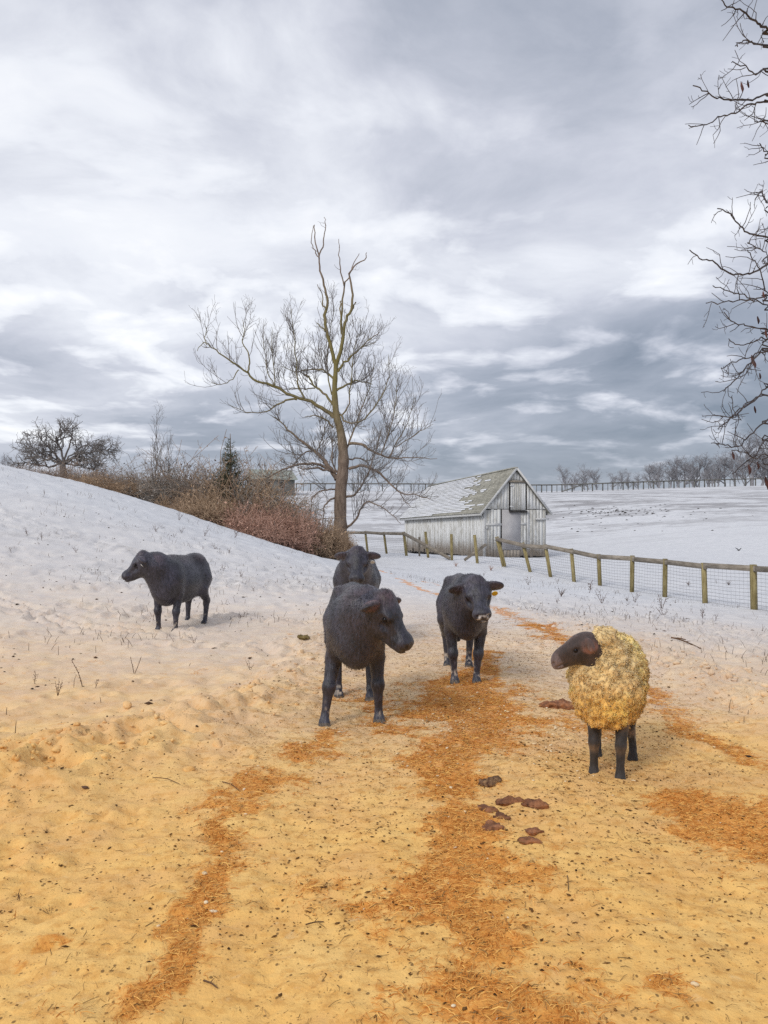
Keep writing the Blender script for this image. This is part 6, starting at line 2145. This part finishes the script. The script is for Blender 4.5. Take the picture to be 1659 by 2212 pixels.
# ------------------------------------------------------------------ dry weeds standing in the snow
M_WEED = simple_material('dry_weed', (0.055, 0.03, 0.022), (0.16, 0.09, 0.06), 8.0, .9)
M_REDGRASS = simple_material('red_grass', (0.26, 0.10, 0.05), (0.42, 0.20, 0.10), 8.0, .9)
def weed_mesh(seed, kind):
    g = np.random.default_rng(seed)
    P, Rd, beads = [], [], []
    if kind == 'beaded':
        n, h = 1 + seed % 2, 1.0
        for s in range(n):
            lean = g.uniform(-.35, .35, 2)
            t = np.linspace(0, 1, 8)
            curve = np.column_stack([lean[0] * t ** 1.5 + .05 * np.sin(t * 4), lean[1] * t, t * h * g.uniform(.7, 1.0)])
            P.append(curve)
            Rd.append(np.linspace(.018, .010, 8))
            for q in np.linspace(.3, 1, 9):
                k = q * 7
                i = min(int(k), 6)
                c = curve[i] * (1 - (k - i)) + curve[i + 1] * (k - i)
                beads.append(c + g.normal(size=3) * .012)
    elif kind == 'tuft':
        for s in range(26):
            a, r = g.uniform(0, 6.283), g.uniform(.1, .5)
            t = np.linspace(0, 1, 6)
            hh = g.uniform(.5, 1.0)
            P.append(np.column_stack([np.cos(a) * r * t ** 1.6, np.sin(a) * r * t ** 1.6, hh * t * (1 - .18 * t)]))
            Rd.append(np.linspace(.013, .006, 6))
    else:                                                     # branching stalk
        for s in range(3):
            a = g.uniform(0, 6.283)
            lean = g.uniform(.1, .5)
            t = np.linspace(0, 1, 7)
            hh = g.uniform(.6, 1.0)
            c = np.column_stack([np.cos(a) * lean * t + .03 * np.sin(t * 7), np.sin(a) * lean * t, hh * t])
            P.append(c)
            Rd.append(np.linspace(.016, .008, 7))
            for b in range(4):
                i = g.integers(2, 6)
                d = g.normal(size=3); d[2] = abs(d[2]) * .8 + .3
                d /= np.linalg.norm(d)
                ln = g.uniform(.12, .32)
                tt = np.linspace(0, 1, 7)
                P.append(c[i] + np.outer(tt, d * ln) + np.outer(tt ** 2, [0, 0, -.04]))
                Rd.append(np.linspace(.009, .006, 7))
                beads.append(P[-1][-1])
    out = []
    for p, r in zip(P, Rd):
        out.append(tubes_vf(np.array(p)[None], np.array(r)[None], 4))
    V, F = join_vf(out)
    if beads:
        OV, OF = OCT
        bv = np.concatenate([OV * .024 * g.uniform(.7, 1.3) + b for b in beads])
        bf = np.concatenate([np.column_stack([OF, OF[:, 2]]) + i * 6 for i in range(len(beads))]) + len(V)
        me = bpy.data.meshes.new('dry_weed')
        me.from_pydata(np.concatenate([V, bv]).tolist(), [], F.tolist() + [f[:3] for f in bf.tolist()])
        return me
    return np_mesh('dry_weed', V, F)
WEEDS = {'beaded': [weed_mesh(501 + i, 'beaded') for i in range(3)], 'tuft': [weed_mesh(511 + i, 'tuft') for i in range(2)], 'stalk': [weed_mesh(521 + i, 'stalk') for i in range(4)]}
def weed(px, py, hpx, kind, label, group=None, mat=None, v=None, far=False):
    if far:
        p = hit(px, py)
        x, y = p.x, p.y
    else:
        p = hit(px, py)
        x, y = p.x, p.y
    h = hpx / FPX * y
    lst = WEEDS[kind]
    me = lst[(v if v is not None else int(px)) % len(lst)]
    if mat is not None:
        me = me.copy()
        me.materials.clear()
    o = link_mesh('dry_weed', me, mat or M_WEED)
    o.location = (x, y, gz(x, y) - .02 * h - .01)
    o.scale = (h, h, h)
    o.rotation_euler = (random.uniform(-.15, .15), random.uniform(-.15, .15), random.uniform(0, 6.28))
    tag(o, label, 'weed', group)
near = [(178, 1487, 66, 'beaded', 'tallest beaded weed stalk in the snow below the steer'), (160, 1490, 34, 'beaded', 'short beaded weed leaning beside the tallest stalk'), (125, 1505, 40, 'stalk', 'forked dry weed left of the tallest beaded stalk'),
        (205, 1488, 22, 'stalk', 'small bristly weed right of the tallest beaded stalk'), (76, 1478, 34, 'stalk', 'bent weed nearest the edge below the steer'), (290, 1455, 42, 'beaded', 'slanting beaded stem between the tallest stalk and the steer'),
        (345, 1433, 10, 'stalk', 'low curled weed below the steer, right of the slanting stem'), (540, 1450, 28, 'stalk', 'star shaped dry weed halfway between steer and nearest calf'), (420, 1395, 26, 'stalk', 'weed just in front of the steer hind feet'),
        (522, 1335, 30, 'stalk', 'twiggy weed at the height of the steer hooves, right of it'), (40, 1940, 40, 'stalk', 'dark branching weed at the lower edge of the picture side'), (110, 1962, 30, 'stalk', 'dark weed on the near snow beside the branching one'),
        (100, 1800, 24, 'tuft', 'small dry tuft on the near snow left of the straw track'), (180, 1800, 14, 'tuft', 'tiny dry tuft next to the small one'), (355, 1600, 24, 'stalk', 'thin twiggy weed on the ploughed bank'),
        (1212, 1292, 26, 'tuft', 'dry grass tuft below the leaning fence posts'), (1272, 1282, 36, 'stalk', 'tall thin weed by the fourth upright fence post'), (1300, 1305, 34, 'stalk', 'arching weed in the snow before the fence'),
        (1372, 1300, 30, 'stalk', 'tangled weed in front of the fence middle'), (1430, 1315, 44, 'stalk', 'bushy weed before the fence beside the third post from the end'), (1436, 1330, 34, 'stalk', 'upright thin weed just nearer than the bushy one'),
        (1520, 1335, 26, 'stalk', 'weed clump before the second fence post from the end'), (1545, 1340, 18, 'stalk', 'small weed between the last two fence posts'), (1142, 1262, 26, 'stalk', 'thin weed beside the lane under the leaning posts')]
for (px, py, hpx, kind, lab) in near:
    weed(px, py, hpx, kind, lab)
weed(1060, 1232, 16, 'tuft', 'reddish dry grass tuft on the lane verge before the barn', mat=M_REDGRASS)
weed(985, 1226, 14, 'tuft', 'brown grass tuft on the verge behind the far calf', mat=M_REDGRASS, v=1)
g_ = np.random.default_rng(601)
for k in range(30):
    px, py = g_.uniform(15, 560), g_.uniform(1060, 1290)
    ridge_y = np.interp(px, [r[0] for r in RIDGE], [r[1] for r in RIDGE])
    if py < ridge_y + 14:
        py = ridge_y + 14 + g_.uniform(0, 60)
    weed(px, py, g_.uniform(8, 24), 'stalk', 'small dry weed poking out of the snow on the hillside', 'weeds on the hillside', v=k)
for k in range(12):
    weed(g_.uniform(960, 1640), g_.uniform(1235, 1345), g_.uniform(8, 18), 'stalk' if k % 3 else 'tuft', 'little dry weed in the snow along the paddock fence', 'weeds along the fence', v=k)

# ------------------------------------------------------------------ a crow low over the far field
def build_crow():
    m = simple_material('black_feather', (.010, .010, .013), (.03, .03, .035), 10.0, .6)
    p = seen(1596, 1189, 42.0)
    root = empty('crow', Vector(p), R(30))
    root.scale = (.5,) * 3
    tag(root, 'small black bird flying low over the far snowy field', 'bird')
    t = np.linspace(0, 1, 9)
    body = np.column_stack([-.17 + .36 * t, np.zeros(9), .02 * np.sin(t * 3)])
    part('body', tubes_vf(body[None], np.array([[.012, .035, .055, .06, .058, .045, .035, .028, .004]]), 10), m, root, True)
    for s in (-1, 1):
        V, F = [], []
        for i, (y, zz, x0, x1) in enumerate(((.03, .02, -.08, .09), (.16, .14, -.10, .10), (.28, .22, -.13, .05), (.38, .26, -.15, -.04))):
            V += [(x0, s * y, zz), (x1, s * y, zz + .006), (x0, s * y, zz - .006)]
        for i in range(3):
            a = i * 3
            F += [(a, a + 3, a + 4, a + 1), (a + 2, a + 1, a + 4, a + 5), (a, a + 2, a + 5, a + 3)]
        part('wing', (np.array(V), np.array(F)), m, root)
    part('tail', (np.array([(-.15, -.02, .01), (-.15, .02, .01), (-.31, .05, .0), (-.31, -.05, .0), (-.15, -.02, -.004), (-.15, .02, -.004), (-.31, .05, -.008), (-.31, -.05, -.008)]), box_vf((0, 0, 0), (1, 1, 1))[1]), m, root)
build_crow()
